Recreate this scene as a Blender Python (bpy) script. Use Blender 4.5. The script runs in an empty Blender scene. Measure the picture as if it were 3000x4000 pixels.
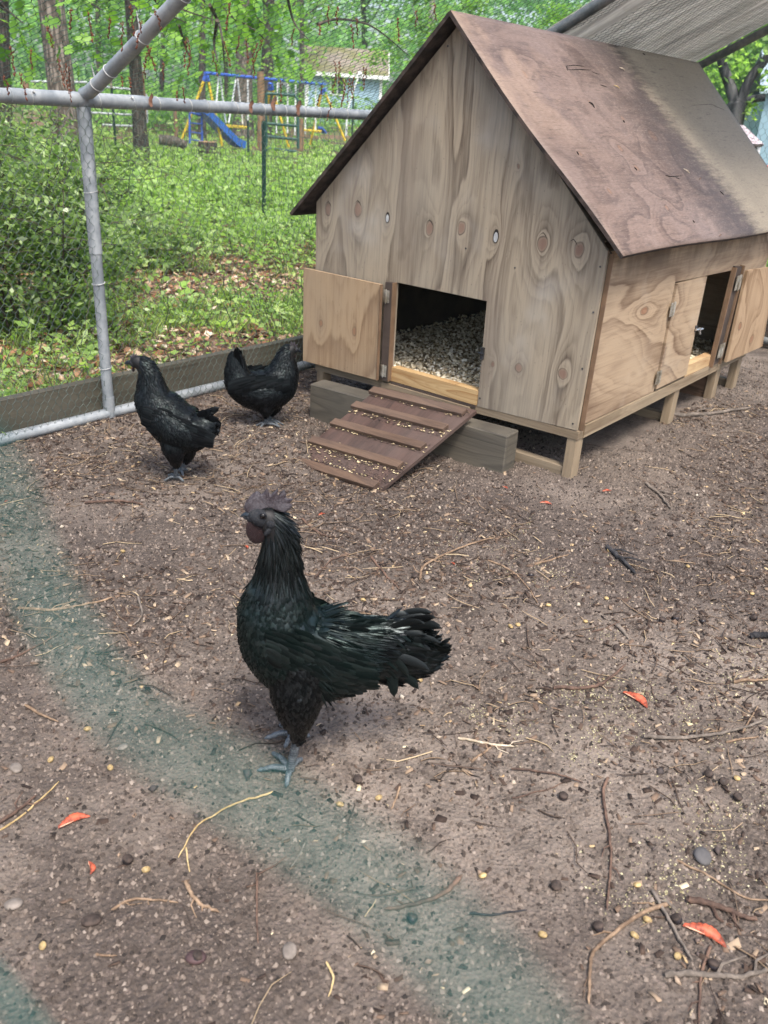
import bpy, bmesh, math, random
import numpy as np
from mathutils import Vector, Matrix
from mathutils.bvhtree import BVHTree

random.seed(7)
rng = np.random.default_rng(11)
S = bpy.context.scene
COL = S.collection
PI = math.pi

# ------------------------------------------------------------------ camera
F_PX, YAW, PITCH, ROLL = 3337.14, 0.66364, 0.43899, 0.06184
CAM = np.array([1.16656, -2.51224, 1.09879])
_cy, _sy, _cp, _sp = math.cos(YAW), math.sin(YAW), math.cos(PITCH), math.sin(PITCH)
FW = np.array([-_sy*_cp, _cy*_cp, -_sp]); _r = np.array([_cy, _sy, 0.0]); _u = np.cross(_r, FW)
RT = math.cos(ROLL)*_r + math.sin(ROLL)*_u
UP = -math.sin(ROLL)*_r + math.cos(ROLL)*_u
cam = bpy.data.cameras.new('camera'); camo = bpy.data.objects.new('camera', cam); COL.objects.link(camo)
cam.sensor_fit = 'VERTICAL'; cam.sensor_height = 34.6; cam.sensor_width = 34.6*0.75
cam.lens = F_PX/4000*34.6
cam.clip_start = 0.01; cam.clip_end = 600
camo.matrix_world = Matrix(((RT[0], UP[0], -FW[0], CAM[0]), (RT[1], UP[1], -FW[1], CAM[1]), (RT[2], UP[2], -FW[2], CAM[2]), (0, 0, 0, 1)))
cam.dof.use_dof = True; cam.dof.focus_distance = 2.1; cam.dof.aperture_fstop = 6.5; cam.dof.aperture_blades = 0
S.camera = camo

# ------------------------------------------------------------------ sky, sun, exposure
SUN_EL, SUN_AZ = math.radians(60), math.radians(122)      # azimuth from +Y towards +X
w = bpy.data.worlds.new('World'); S.world = w; w.use_nodes = True
nt = w.node_tree; nt.nodes.clear()
sky = nt.nodes.new('ShaderNodeTexSky'); sky.sky_type = 'NISHITA'; sky.sun_disc = False
sky.sun_elevation = SUN_EL; sky.sun_rotation = SUN_AZ; sky.air_density = 1.0; sky.dust_density = 4.0; sky.ozone_density = 0.6
bg = nt.nodes.new('ShaderNodeBackground'); bg.inputs[1].default_value = 0.112
wo = nt.nodes.new('ShaderNodeOutputWorld'); nt.links.new(sky.outputs[0], bg.inputs[0]); nt.links.new(bg.outputs[0], wo.inputs[0])
sl = bpy.data.lights.new('sun', 'SUN'); sl.energy = 1.5; sl.angle = math.radians(15); sl.color = (1.0, 0.95, 0.88)
so = bpy.data.objects.new('sun', sl); COL.objects.link(so)
_d = Vector((math.sin(SUN_AZ)*math.cos(SUN_EL), math.cos(SUN_AZ)*math.cos(SUN_EL), math.sin(SUN_EL)))
so.rotation_euler = _d.to_track_quat('Z', 'Y').to_euler(); so.location = (0, 0, 8)
S.view_settings.view_transform = 'Standard'; S.view_settings.look = 'None'
S.view_settings.exposure = 1.62; S.view_settings.gamma = 1.0; S.view_settings.use_curve_mapping = False

# ------------------------------------------------------------------ survey helpers (photo pixel -> place)
def ray(px, py): return RT*(px-1500)/F_PX - UP*(py-2000)/F_PX + FW
def PL(px, py, ax, v):
    d = ray(px, py); return CAM + d*((v-CAM[ax])/d[ax])
def PN(px, py, O, n):
    d = ray(px, py); n = np.array(n, float); return CAM + d*(n@(np.array(O)-CAM))/(n@d)
def FAR(px, py, dist):
    d = ray(px, py); return CAM + d*dist/math.hypot(d[0], d[1])

# ------------------------------------------------------------------ noise
def _hash(ix, iy, k):
    h = (ix.astype(np.int64)*374761393 + iy.astype(np.int64)*668265263 + k*2147483647) & 0x7fffffff
    h = ((h ^ (h >> 13))*1274126177) & 0x7fffffff
    return ((h ^ (h >> 16)) & 0xffff)/65535.0
def vnoise(x, y, k=0):
    x = np.asarray(x, float); y = np.asarray(y, float)
    ix = np.floor(x); iy = np.floor(y); fx = x-ix; fy = y-iy
    fx = fx*fx*(3-2*fx); fy = fy*fy*(3-2*fy)
    a = _hash(ix, iy, k); b = _hash(ix+1, iy, k); c = _hash(ix, iy+1, k); d = _hash(ix+1, iy+1, k)
    return (a*(1-fx)+b*fx)*(1-fy) + (c*(1-fx)+d*fx)*fy
def fbm(x, y, o=3, k=0):
    s = 0; a = .5
    for i in range(o): s = s + a*vnoise(np.asarray(x)*2**i, np.asarray(y)*2**i, k+i); a *= .5
    return s
def sstep(a, b, x):
    t = np.clip((np.asarray(x, float)-a)/(b-a), 0, 1); return t*t*(3-2*t)
def dirt_z(x, y):
    x = np.asarray(x, float); y = np.asarray(y, float)
    z = .022*(fbm(x*1.7, y*1.7, 2, 3)-.38) + .018*(fbm(x*9, y*9, 2, 9)-.38) + .009*(fbm(x*38, y*38, 2, 21)-.38)
    z = z + .060*np.exp(-(((x+.83)/.14)**2 + ((y+.52)/.12)**2)) + .02*np.exp(-(((x+.45)/.35)**2+((y+.62)/.05)**2))
    z = z - .012*np.exp(-(((x+.3)/.5)**2 + ((y+.75)/.35)**2)) + .02*np.exp(-((x+1.42)/.06)**2)
    return z
def land_z(x, y):
    x = np.asarray(x, float); y = np.asarray(y, float)
    d = np.hypot(x-CAM[0], y-CAM[1])
    near = sstep(9, 5, d)
    return .05*(fbm(x*.9, y*.9, 3, 40)-.45)*near + .4*sstep(26, 46, d) + .14*(fbm(x*.25, y*.25, 2, 55)-.4)*(1-near) - .02

# ------------------------------------------------------------------ node expression helper
class Ex:
    def __init__(s, t, o): s.t = t; s.o = o
    def _b(s, op, b, rev=False):
        n = s.t.nodes.new('ShaderNodeMath'); n.operation = op
        a, c = (b, s) if rev else (s, b)
        for i, v in enumerate((a, c)):
            if isinstance(v, Ex): s.t.links.new(v.o, n.inputs[i])
            elif v is not None: n.inputs[i].default_value = v
        return Ex(s.t, n.outputs[0])
    def __add__(s, b): return s._b('ADD', b)
    __radd__ = __add__
    def __sub__(s, b): return s._b('SUBTRACT', b)
    def __rsub__(s, b): return s._b('SUBTRACT', b, True)
    def __mul__(s, b): return s._b('MULTIPLY', b)
    __rmul__ = __mul__
    def __truediv__(s, b): return s._b('DIVIDE', b)
    def __pow__(s, b): return s._b('POWER', b)
    def f(s, op, b=None): return s._b(op, b)
    def clamp(s):
        n = s.t.nodes.new('ShaderNodeClamp'); s.t.links.new(s.o, n.inputs[0]); return Ex(s.t, n.outputs[0])
    def ss(s, a, b):
        n = s.t.nodes.new('ShaderNodeMapRange'); n.interpolation_type = 'SMOOTHSTEP'
        s.t.links.new(s.o, n.inputs[0]); n.inputs[1].default_value = a; n.inputs[2].default_value = b
        return Ex(s.t, n.outputs[0])
class Mt:
    def __init__(s, name):
        s.m = bpy.data.materials.new(name); s.m.use_nodes = True; s.t = s.m.node_tree; s.t.nodes.clear()
        s.b = s.t.nodes.new('ShaderNodeBsdfPrincipled'); s.out = s.t.nodes.new('ShaderNodeOutputMaterial')
        s.t.links.new(s.b.outputs[0], s.out.inputs[0]); s.co = None
    def xyz(s, kind='Object'):
        tc = s.t.nodes.new('ShaderNodeTexCoord'); sp = s.t.nodes.new('ShaderNodeSeparateXYZ'); s.t.links.new(tc.outputs[kind], sp.inputs[0])
        s.vec = tc.outputs[kind]
        return [Ex(s.t, o) for o in sp.outputs]
    def V(s, x, y, z):
        n = s.t.nodes.new('ShaderNodeCombineXYZ')
        for i, v in enumerate((x, y, z)):
            if isinstance(v, Ex): s.t.links.new(v.o, n.inputs[i])
            else: n.inputs[i].default_value = v
        return n.outputs[0]
    def noise(s, v, scale=1, det=2, rough=.5, dist=0, col=False):
        n = s.t.nodes.new('ShaderNodeTexNoise')
        if v is not None: s.t.links.new(v, n.inputs['Vector'])
        n.inputs['Scale'].default_value = scale; n.inputs['Detail'].default_value = det
        n.inputs['Roughness'].default_value = rough; n.inputs['Distortion'].default_value = dist
        return Ex(s.t, n.outputs[1 if col else 0])
    def vor(s, v, scale=1, feat='F1', out='Distance'):
        n = s.t.nodes.new('ShaderNodeTexVoronoi'); n.feature = feat
        if v is not None: s.t.links.new(v, n.inputs['Vector'])
        n.inputs['Scale'].default_value = scale
        return Ex(s.t, n.outputs[out])
    def attr(s, name):
        n = s.t.nodes.new('ShaderNodeAttribute'); n.attribute_name = name; return Ex(s.t, n.outputs['Fac'])
    def rnd(s):
        n = s.t.nodes.new('ShaderNodeObjectInfo'); return Ex(s.t, n.outputs['Random'])
    def ramp(s, fac, stops, interp='LINEAR'):
        n = s.t.nodes.new('ShaderNodeValToRGB'); n.color_ramp.interpolation = interp
        s.t.links.new(fac.o, n.inputs[0]); e = n.color_ramp.elements
        while len(e) < len(stops): e.new(.5)
        for i, (p, c) in enumerate(stops): e[i].position = p; e[i].color = (*c, 1)
        return Ex(s.t, n.outputs[0])
    def mix(s, fac, a, b, mode='MIX'):
        n = s.t.nodes.new('ShaderNodeMix'); n.data_type = 'RGBA'; n.blend_type = mode; n.clamp_factor = True
        if isinstance(fac, Ex): s.t.links.new(fac.o, n.inputs[0])
        else: n.inputs[0].default_value = fac
        for i, v in ((6, a), (7, b)):
            if isinstance(v, Ex): s.t.links.new(v.o, n.inputs[i])
            else: n.inputs[i].default_value = (*v, 1)
        return Ex(s.t, n.outputs[2])
    def set(s, **k):
        for a, v in k.items():
            i = s.b.inputs[{'col': 'Base Color', 'rough': 'Roughness', 'metal': 'Metallic', 'spec': 'Specular IOR Level', 'tint': 'Specular Tint', 'alpha': 'Alpha', 'coat': 'Coat Weight', 'coatr': 'Coat Roughness', 'sheen': 'Sheen Weight', 'trans': 'Transmission Weight'}[a]]
            if isinstance(v, Ex): s.t.links.new(v.o, i)
            elif isinstance(v, tuple): i.default_value = (*v, 1)
            else: i.default_value = v
        return s
    def bump(s, h, strength=.3, dist=.01):
        n = s.t.nodes.new('ShaderNodeBump'); n.inputs['Strength'].default_value = strength; n.inputs['Distance'].default_value = dist
        s.t.links.new(h.o, n.inputs['Height']); s.t.links.new(n.outputs[0], s.b.inputs['Normal']); return s
    def leafy(s, col, fac=.35, boost=1.6, tone=(1, 1.05, .55)):
        tr = s.t.nodes.new('ShaderNodeBsdfTranslucent'); mx = s.t.nodes.new('ShaderNodeMixShader'); mx.inputs[0].default_value = fac
        g = s.t.nodes.new('ShaderNodeMix'); g.data_type = 'RGBA'; g.blend_type = 'MULTIPLY'; g.inputs[0].default_value = 1
        s.t.links.new(col.o, g.inputs[6]); g.inputs[7].default_value = (boost*tone[0], boost*tone[1], boost*tone[2], 1)
        s.t.links.new(g.outputs[2], tr.inputs[0]); s.t.links.new(s.b.outputs[0], mx.inputs[1]); s.t.links.new(tr.outputs[0], mx.inputs[2])
        s.t.links.new(mx.outputs[0], s.out.inputs[0]); return s

def wood(name, ax, colA, colB, knots=(), n=9, ustr=2.2, vstr=.45, gray=None, graya=.5, knotcol=(.22, .10, .055), rough=.75, stain=None, seed=0., fib=1.0, bump=.35, sharp=2.0):
    """plywood / timber: ax = (across, along) object axes, contour lines of a stretched field bent round knots"""
    M = Mt(name); c = dict(zip('xyz', M.xyz())); u, v = c[ax[0]], c[ax[1]]
    wv = M.V(u*ustr + seed, v*vstr + seed, c[[k for k in 'xyz' if k not in ax][0]]*.5)
    F = M.noise(wv, 1, 2.5, .45, .3)
    w1 = M.noise(M.V(u*16+seed, v*9, 0.), 1, 2, .5)-.5; w2 = M.noise(M.V(u*16, v*9+seed, 5.), 1, 2, .5)-.5
    w3 = M.noise(M.V(u*60, v*14, 2.), 1, 2, .5)-.5
    uu, vv = u, v
    u = u + w1*.020 + w3*.004; v = v + w2*.034
    F = F + w3*.022
    kd = None
    for (ku, kv, su, sv, a) in knots:
        e = ((((u-ku)/su)**2 + ((v-kv)/sv)**2)*-1.0).f('EXPONENT')
        tail = ((((u-ku)/(su*1.9))**2 + ((v-kv)/(sv*3.2))**2)*-1.0).f('EXPONENT')
        F = F + e*a*.08 + tail*a*.11
        kd = e if kd is None else kd.f('MAXIMUM', e*(1.0 if a > .15 else .5))
    u, v = uu, vv
    ph = (F*n).f('FRACT'); ring = (ph**sharp)*(1.0-ph.ss(.86, 1.0))
    rv = M.noise(M.V(u*5, v*3, 9.), 1, 2, .5); ring = ring*(rv*.9+.55)
    fibv = M.V(u*150, v*5, c[[k for k in 'xyz' if k not in ax][0]]*40)
    fi = M.noise(fibv, 1, 3, .6)
    bl = M.noise(M.V(u*3, v*2, 0.), 1, 3, .6)
    r2 = (F*(n*3.3)).f('FRACT'); r2 = r2*r2*(1.0-r2.ss(.8, 1.0)); ring = (ring*.8+r2*.42*(1.0-(kd if kd is not None else 0.0))).clamp()
    wk = M.noise(M.V(uu*42, vv*1.6, 3.), 1, 3, .65); wk2 = M.noise(M.V(uu*130, vv*2.2, 6.), 1, 2, .6); ring = (ring + (wk-.5)*1.0 + (wk2-.5)*.55).clamp()
    col = M.mix((ring*.95 + (fi-.5)*.9*fib).clamp(), colA, colB)
    if gray: col = M.mix(((bl-.38)*3.2).clamp()*graya, col, gray)
    if kd is not None:
        col = M.mix(kd.ss(.58, .86)*.7, col, knotcol)
        rim = kd.ss(.55, .64)*(1.0-kd.ss(.66, .76))
        col = M.mix(rim*(w1+.5)*1.1, col, (.06, .04, .03))
    dots = M.vor(M.V(u*55, v*30, 0.), 1)
    col = M.mix((1.0-dots.ss(.03, .10))*.55, col, (.05, .038, .03))
    if stain: col = stain(M, col, c)
    M.set(col=col, rough=rough, spec=.3)
    M.bump(ring*.4 + fi*.6, bump, .002)
    return M.m

def flat_mat(name, col, rough=.6, metal=0, var=.15, scale=20, spec=.4, bump=.1):
    M = Mt(name); M.xyz(); nn = M.noise(M.vec, scale, 3, .6)
    c2 = tuple(x*(1-var*2) for x in col); c1 = tuple(min(1, x*(1+var)) for x in col)
    M.set(col=M.mix(nn.ss(.3, .7), c2, c1), rough=rough, metal=metal, spec=spec); M.bump(nn, bump, .003)
    return M.m
def tint_mat(name, stops, rough=.7, leaf=0, boost=1.6, spec=.3, bump=None):
    M = Mt(name); a = M.attr('tint'); col = M.ramp(a, stops)
    M.set(col=col, rough=rough, spec=spec)
    if leaf: M.leafy(col, leaf+.08, boost*1.15)
    return M.m

# ------------------------------------------------------------------ object helpers
def tag(o, label=None, cat=None, group=None, kind=None):
    if label: o['label'] = label
    if cat: o['category'] = cat
    if group: o['group'] = group
    if kind: o['kind'] = kind
    return o
def root(name, loc, label, cat, group=None, rz=0):
    o = bpy.data.objects.new(name, None); COL.objects.link(o); o.location = loc; o.rotation_euler = (0, 0, rz); o.empty_display_size = .1
    return tag(o, label, cat, group)
def link(name, me, mat=None, parent=None, smooth=False):
    o = bpy.data.objects.new(name, me); COL.objects.link(o)
    if mat and not me.materials: me.materials.append(mat)
    if parent: o.parent = parent
    if smooth:
        me.polygons.foreach_set('use_smooth', [True]*len(me.polygons))
        if len(me.polygons) < 20000: me.set_sharp_from_angle(angle=math.radians(62))
    return o
def npmesh(name, V, Fa, tint=None):
    """V (n,3), Fa (m,k) all same size"""
    V = np.ascontiguousarray(V, dtype=np.float32); Fa = np.ascontiguousarray(Fa, dtype=np.int32)
    me = bpy.data.meshes.new(name); m, k = Fa.shape
    me.vertices.add(len(V)); me.vertices.foreach_set('co', V.ravel())
    me.loops.add(m*k); me.loops.foreach_set('vertex_index', Fa.ravel())
    me.polygons.add(m); me.polygons.foreach_set('loop_start', np.arange(0, m*k, k, dtype=np.int32))
    if tint is not None:
        a = me.attributes.new('tint', 'FLOAT', 'POINT'); a.data.foreach_set('value', np.ascontiguousarray(tint, dtype=np.float32))
    me.update(calc_edges=True); me.validate()
    return me
class MB:
    """collects boxes, prisms and tubes into one mesh"""
    def __init__(s): s.v = []; s.f = []
    def add(s, V, Fs):
        o = len(s.v); s.v += [tuple(map(float, p)) for p in V]; s.f += [tuple(i+o for i in f) for f in Fs]; return s
    def box(s, a, b):
        (x0, y0, z0), (x1, y1, z1) = a, b
        return s.hexa([(x0, y0, z0), (x1, y0, z0), (x1, y1, z0), (x0, y1, z0), (x0, y0, z1), (x1, y0, z1), (x1, y1, z1), (x0, y1, z1)])
    def hexa(s, P): return s.add(P, [(0, 3, 2, 1), (4, 5, 6, 7), (0, 1, 5, 4), (1, 2, 6, 5), (2, 3, 7, 6), (3, 0, 4, 7)])
    def bar(s, A, B, w, h, upv=(0, 0, 1)):
        A = np.array(A, float); B = np.array(B, float); d = B-A; d /= np.linalg.norm(d)
        sd = np.cross(d, upv); sd /= np.linalg.norm(sd); u2 = np.cross(sd, d)
        P = []
        for Q in (A, B):
            for a, b in ((-1, -1), (1, -1), (1, 1), (-1, 1)): P.append(Q+sd*a*w/2+u2*b*h/2)
        return s.add(P, [(0, 1, 2, 3), (4, 7, 6, 5), (0, 4, 5, 1), (1, 5, 6, 2), (2, 6, 7, 3), (3, 7, 4, 0)])
    def prism(s, poly, ax, v0, v1):
        """poly in the two other axes, extruded along axis ax"""
        n = len(poly); P = []
        for v in (v0, v1):
            for a, b in poly:
                p = [a, b]; p.insert(ax, v); P.append(p)
        return s.add(P, [tuple(range(n))[::-1], tuple(range(n, 2*n))] + [(i, (i+1) % n, n+(i+1) % n, n+i) for i in range(n)])
    def tube(s, pts, rad, n=8, cap=True):
        pts = [np.array(p, float) for p in pts]; m = len(pts)
        rad = [rad]*m if np.isscalar(rad) else rad
        V = []; Fs = []; ref = None
        for i, p in enumerate(pts):
            t = pts[min(i+1, m-1)]-pts[max(i-1, 0)]; t = t/(np.linalg.norm(t)+1e-12)
            if ref is None: ref = np.cross(t, (0, 0, 1)) if abs(t[2]) < .9 else np.cross(t, (1, 0, 0))
            ref = ref-t*(ref@t); ref /= np.linalg.norm(ref)+1e-12; b = np.cross(t, ref)
            for k in range(n):
                a = 2*PI*k/n; V.append(p+(ref*math.cos(a)+b*math.sin(a))*rad[i])
        for i in range(m-1):
            for k in range(n):
                k2 = (k+1) % n; Fs.append((i*n+k, i*n+k2, (i+1)*n+k2, (i+1)*n+k))
        if cap: Fs += [tuple(range(n))[::-1], tuple((m-1)*n+k for k in range(n))]
        return s.add(V, Fs)
    def build(s, name, mat, parent=None, smooth=False, bevel=0):
        me = bpy.data.meshes.new(name); me.from_pydata(s.v, [], s.f)
        bm = bmesh.new(); bm.from_mesh(me)
        bmesh.ops.recalc_face_normals(bm, faces=bm.faces)
        if bevel: bmesh.ops.bevel(bm, geom=[e for e in bm.edges if len(e.link_faces) == 2 and e.calc_face_angle(0) > .5], offset=bevel, segments=1, affect='EDGES', clamp_overlap=True)
        bm.to_mesh(me); bm.free(); me.update()
        return link(name, me, mat, parent, smooth)
def polyline(P, n=6, jit=0.0):
    """resample a polyline through Catmull-Rom"""
    P = [np.array(p, float) for p in P]
    if len(P) == 2: P = [P[0], (P[0]+P[1])/2 + np.append(rng.normal(0, .02, 2)*np.linalg.norm(P[1]-P[0]), 0), P[1]]
    Q = [2*P[0]-P[1]] + P + [2*P[-1]-P[-2]]; out = []
    for i in range(1, len(Q)-2):
        for k in range(n):
            t = k/n; a, b, c, d = Q[i-1], Q[i], Q[i+1], Q[i+2]
            out.append(.5*((2*b)+(-a+c)*t+(2*a-5*b+4*c-d)*t*t+(-a+3*b-3*c+d)*t**3))
    out.append(P[-1])
    if jit: out = [p+rng.normal(0, jit, len(p)) for p in out]
    return out

def quads_from(C, A, B):
    """leaf quads: centre C, half axes A, B (n,3)"""
    n = len(C); V = np.stack([C-A*1.0, C-A*.05+B, C+A*1.0, C-A*.05-B], 1).reshape(-1, 3)
    return V, np.arange(4*n).reshape(n, 4)
def rand_dirs(n):
    v = rng.normal(size=(n, 3)); return v/np.linalg.norm(v, axis=1)[:, None]
def leaves(C, size, flat=.5, aspect=.5):
    """randomly turned leaf quads, flat 0..1 pulls them towards horizontal"""
    n = len(C); nrm = rand_dirs(n); nrm[:, 2] = np.abs(nrm[:, 2])+flat*1.5; nrm /= np.linalg.norm(nrm, axis=1)[:, None]
    t = rand_dirs(n); a = np.cross(nrm, t); a /= np.linalg.norm(a, axis=1)[:, None]; b = np.cross(nrm, a)
    sz = size*(.6+.8*rng.random(n)) if np.isscalar(size) else size
    return quads_from(C, a*sz[:, None]*.5, b*sz[:, None]*.5*aspect)

# ================================================================== GROUND
XW = -1.5                                     # plane of the run's long wall
def soil_mat():
    M = Mt('soil'); x, y, z = M.xyz()
    v = M.vec
    big = M.noise(v, 1.6, 4, .6); mid = M.noise(v, 11, 4, .65); fine = M.noise(v, 95, 4, .7); gr = M.vor(v, 130)
    col = M.mix(big.ss(.36, .64), (.104, .083, .067), (.212, .174, .144))
    pt = M.noise(M.V(x*.9+3, y*.9, 0.), 1, 3, .55)
    bare = ((((x-.30)/.55)**2+((y+1.55)/.42)**2)*-1.0).f('EXPONENT') + ((((x+.05)/.5)**2+((y+1.15)/.3)**2)*-1.0).f('EXPONENT')*.6
    col = M.mix((pt.ss(.42, .62)*(1.0-bare)).clamp()*.85, col, (.055, .042, .035))
    col = M.mix(mid.ss(.40, .72)*.75, col, (.048, .037, .031))
    col = M.mix(fine.ss(.5, .78)*.6, col, (.26, .20, .17))
    col = M.mix(gr.ss(.28, .06)*.4, col, (.20, .155, .13))
    M.set(col=col, rough=M.mix(mid, (.75,)*3, (.95,)*3), spec=.35)
    M.bump(fine*.8+gr*.7+mid*.6, 1.0, .006)
    return M.m
SOIL = soil_mat()
gx = np.arange(-1.58, 2.6, .015); gy = np.arange(-3.0, 3.1, .015)
GX, GY = np.meshgrid(gx, gy, indexing='ij'); GZ = dirt_z(GX, GY)
V = np.stack([GX, GY, GZ], -1).reshape(-1, 3); nx, ny = GX.shape
I = np.arange(nx*ny).reshape(nx, ny)
Fq = np.stack([I[:-1, :-1], I[1:, :-1], I[1:, 1:], I[:-1, 1:]], -1).reshape(-1, 4)
tag(link('ground', npmesh('ground', V, Fq), SOIL, smooth=True), kind='structure')

def land_mat():
    M = Mt('woodland_floor'); x, y, z = M.xyz(); v = M.vec
    a = M.noise(v, .8, 5, .7); b = M.noise(v, 14, 4, .7); a = a*x.ss(-6., -12.); c = M.vor(v, 40, out='Color')
    col = M.mix(b.ss(.35, .7), (.07, .042, .028), (.26, .17, .12))
    col = M.mix(a.ss(.46, .6)*.85, col, (.07, .13, .035))
    M.set(col=col, rough=.9, spec=.2); M.bump(b, .8, .03)
    return M.m
LAND = land_mat()
def warped(a, b, n, p):
    t = np.linspace(-1, 1, n); return a + (np.sign(t)*np.abs(t)**p*.5+.5)*(b-a)
lx = warped(-170, 170, 200, 3.2)-2.5; ly = warped(-170, 170, 200, 3.2)+3
LX, LY = np.meshgrid(lx, ly, indexing='ij'); LZ = land_z(LX, LY)
inside = sstep(-1.75, -1.5, LX)*sstep(2.9, 2.6, LX)*sstep(-3.3, -2.9, LY)*sstep(3.3, 2.9, LY)
LZ = LZ - .07*inside
V = np.stack([LX, LY, LZ], -1).reshape(-1, 3); nx, ny = LX.shape; I = np.arange(nx*ny).reshape(nx, ny)
Fq = np.stack([I[:-1, :-1], I[1:, :-1], I[1:, 1:], I[:-1, 1:]], -1).reshape(-1, 4)
tag(link('terrain', npmesh('terrain', V, Fq), LAND, smooth=True), kind='structure')

# ================================================================== THE RUN (pipe frame, boards, netting)
def metal_mat(name, c1, c2, rough=.42, metal=.85):
    M = Mt(name); x, y, z = M.xyz(); a = M.noise(M.vec, 14, 4, .65); b = M.noise(M.vec, 90, 2, .5)
    M.set(col=M.mix(a.ss(.35, .7), c1, c2), rough=(a*.25+(rough-.1)), metal=metal, spec=.5); M.bump(b, .06, .002); return M.m
GALV = metal_mat('galvanised_steel', (.20, .225, .245), (.34, .365, .38), .45, .15)
GALV_OLD = metal_mat('weathered_steel', (.09, .105, .11), (.21, .215, .21), .55, .2)
ZIP = flat_mat('zip_tie_nylon', (.50, .51, .50), .5)
SLOPE = .5274; ZS = 1.075; XR = .42                  # rafter slope, shoulder height, ridge x
def roof_z(x): return ZS+SLOPE*(x-XW)
frame = root('run_frame', (XW, -.79, 0), 'grey galvanised steel pipe frame of the chicken run', 'pipe frame')
def rel(P, o): return [np.array(p, float)-np.array(o.location) for p in P]
R0 = .021
def part_tube(name, pts, rad, mat, par, n=14, smooth=True):
    return MB().tube(rel(pts, par), rad, n).build(name, mat, par, smooth)
BAYS = (-2.47, -.79, .98, 2.62)
XF = 2.0*XR-XW
for yb in BAYS:
    xi = -.79 if yb == -.79 else yb
    if yb > -2:                                            # uprights on the long wall, two nested sections
        part_tube('post', [(XW, yb, .05), (XW, yb, .60)], R0*.93, GALV, frame)
        part_tube('post', [(XW, yb, .60), (XW, yb, ZS-.02)], R0*1.06, GALV, frame)
        part_tube('rafter', [(XW, yb, ZS-.01), (XW+.012, yb, ZS+.018), (XW+.04, yb, roof_z(XW+.045)), (XW+.10, yb, roof_z(XW+.10)), (XR, yb, roof_z(XR))], R0 if yb != 2.62 else R0, GALV if yb < 0 else GALV_OLD, frame)
        part_tube('rafter', [(XR, yb, roof_z(XR)), (XF, yb, ZS)], R0, GALV_OLD, frame)
        part_tube('post', [(XF, yb, 0), (XF, yb, ZS)], R0, GALV_OLD, frame)
        part_tube('ground_stake', [(XW, yb, -.02), (XW, yb, .09)], R0*1.02, GALV, frame)
part_tube('top_rail', [(XW, -2.7, ZS), (XW, -1.02, ZS)], R0, GALV, frame)
part_tube('top_rail', [(XW, -1.04, ZS), (XW, -.56, ZS)], R0*1.1, GALV, frame)
part_tube('top_rail', [(XW, -.58, ZS), (XW, 2.62, ZS)], R0, GALV, frame)
part_tube('ridge_rail', [(XR, -2.4, roof_z(XR)), (XR, 2.62, roof_z(XR))], R0, GALV_OLD, frame)
part_tube('top_rail', [(XF, -2.4, ZS), (XF, 2.62, ZS)], R0, GALV_OLD, frame)
part_tube('base_rail', [(XW, -2.9, .026), (XW, 2.62, .026)], R0*.95, GALV, frame)
part_tube('base_rail', [(XW, 2.60, .04), (XF, 2.60, .04)], R0*.95, GALV_OLD, frame)
for yy in (-.62, -.97): part_tube('rivet', [(XW+.017, yy, ZS+.012), (XW+.026, yy, ZS+.016)], .004, ZIP, frame, 8)
# zip ties: a thin loop and a cut tail each
def ztie(P, d, r, tail):
    P = np.array(P, float); d = np.array(d, float); d /= np.linalg.norm(d)
    a = np.cross(d, (0, 0, 1)) if abs(d[2]) < .9 else np.array((1., 0, 0)); a /= np.linalg.norm(a); b = np.cross(d, a)
    L = [P+(a*math.cos(t)+b*math.sin(t))*r+d*.004*math.sin(t) for t in np.linspace(0, 2*PI, 15)]
    m = MB().tube(rel(L, frame), .0013, 5)
    if tail: m.tube(rel([P+(b*-r if b[2] < 0 else b*r), P+(b*-r if b[2] < 0 else b*r)+np.array((.004, -.012, tail))], frame), [.0035, .0015], 5)
    m.build('zip_tie', ZIP, frame, True)
ZD = (0, 1, 0)
for k, px in enumerate((112, 262, 378, 512, 612, 735, 805, 915, 1020, 1105, 1180, 1238, 1290, 1345)):
    P = PL(px, 372+(px-0)*.066, 0, XW); ztie((XW, P[1], ZS), ZD, R0+.0015, .0)
rd = np.array((1, 0, SLOPE))
for t, tl in ((.085, .035), (.16, 0), (.33, .045), (.52, 0), (.70, .04)):
    ztie((XW+t*1.0, -.79, roof_z(XW+t)), rd, R0+.0015, tl)
for t in (.2, .5, .8): ztie((XW, -.79, t), (0, 0, 1), R0+.0012, 0)

# kick boards round the foot of the run
def aged(name, A, B, n=5, **k): return wood(name, k.pop('ax', 'zy'), A, B, n=n, ustr=k.pop('ustr', 9), vstr=k.pop('vstr', .8), **k)
KICK = aged('treated_board', (.085, .078, .056), (.028, .025, .019), gray=(.11, .10, .08), graya=.7)
MOSSY = flat_mat('mossy_edge', (.16, .15, .085), .9, 0, .25, 12)
kb = root('kick_board', (-1.545, 0, 0), 'long dark damp kick board behind the base pipe on the left', 'board')
MB().box((-.019, -2.95, -.05), (.019, -.1, .150)).build('board', KICK, kb, bevel=.002)
MB().box((-.019, -.096, -.05), (.019, 2.64, .145)).build('board', KICK, kb, bevel=.002)
KICK2 = aged('end_board', (.085, .062, .050), (.03, .024, .02), ax='zx')
kb2 = root('kick_board', (0, 2.665, 0), 'dark brown kick board at the far end of the run behind the coop', 'board')
MB().box((-1.5, -.019, -.02), (XF, .019, .175)).build('board', KICK2, kb2, bevel=.002)

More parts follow.
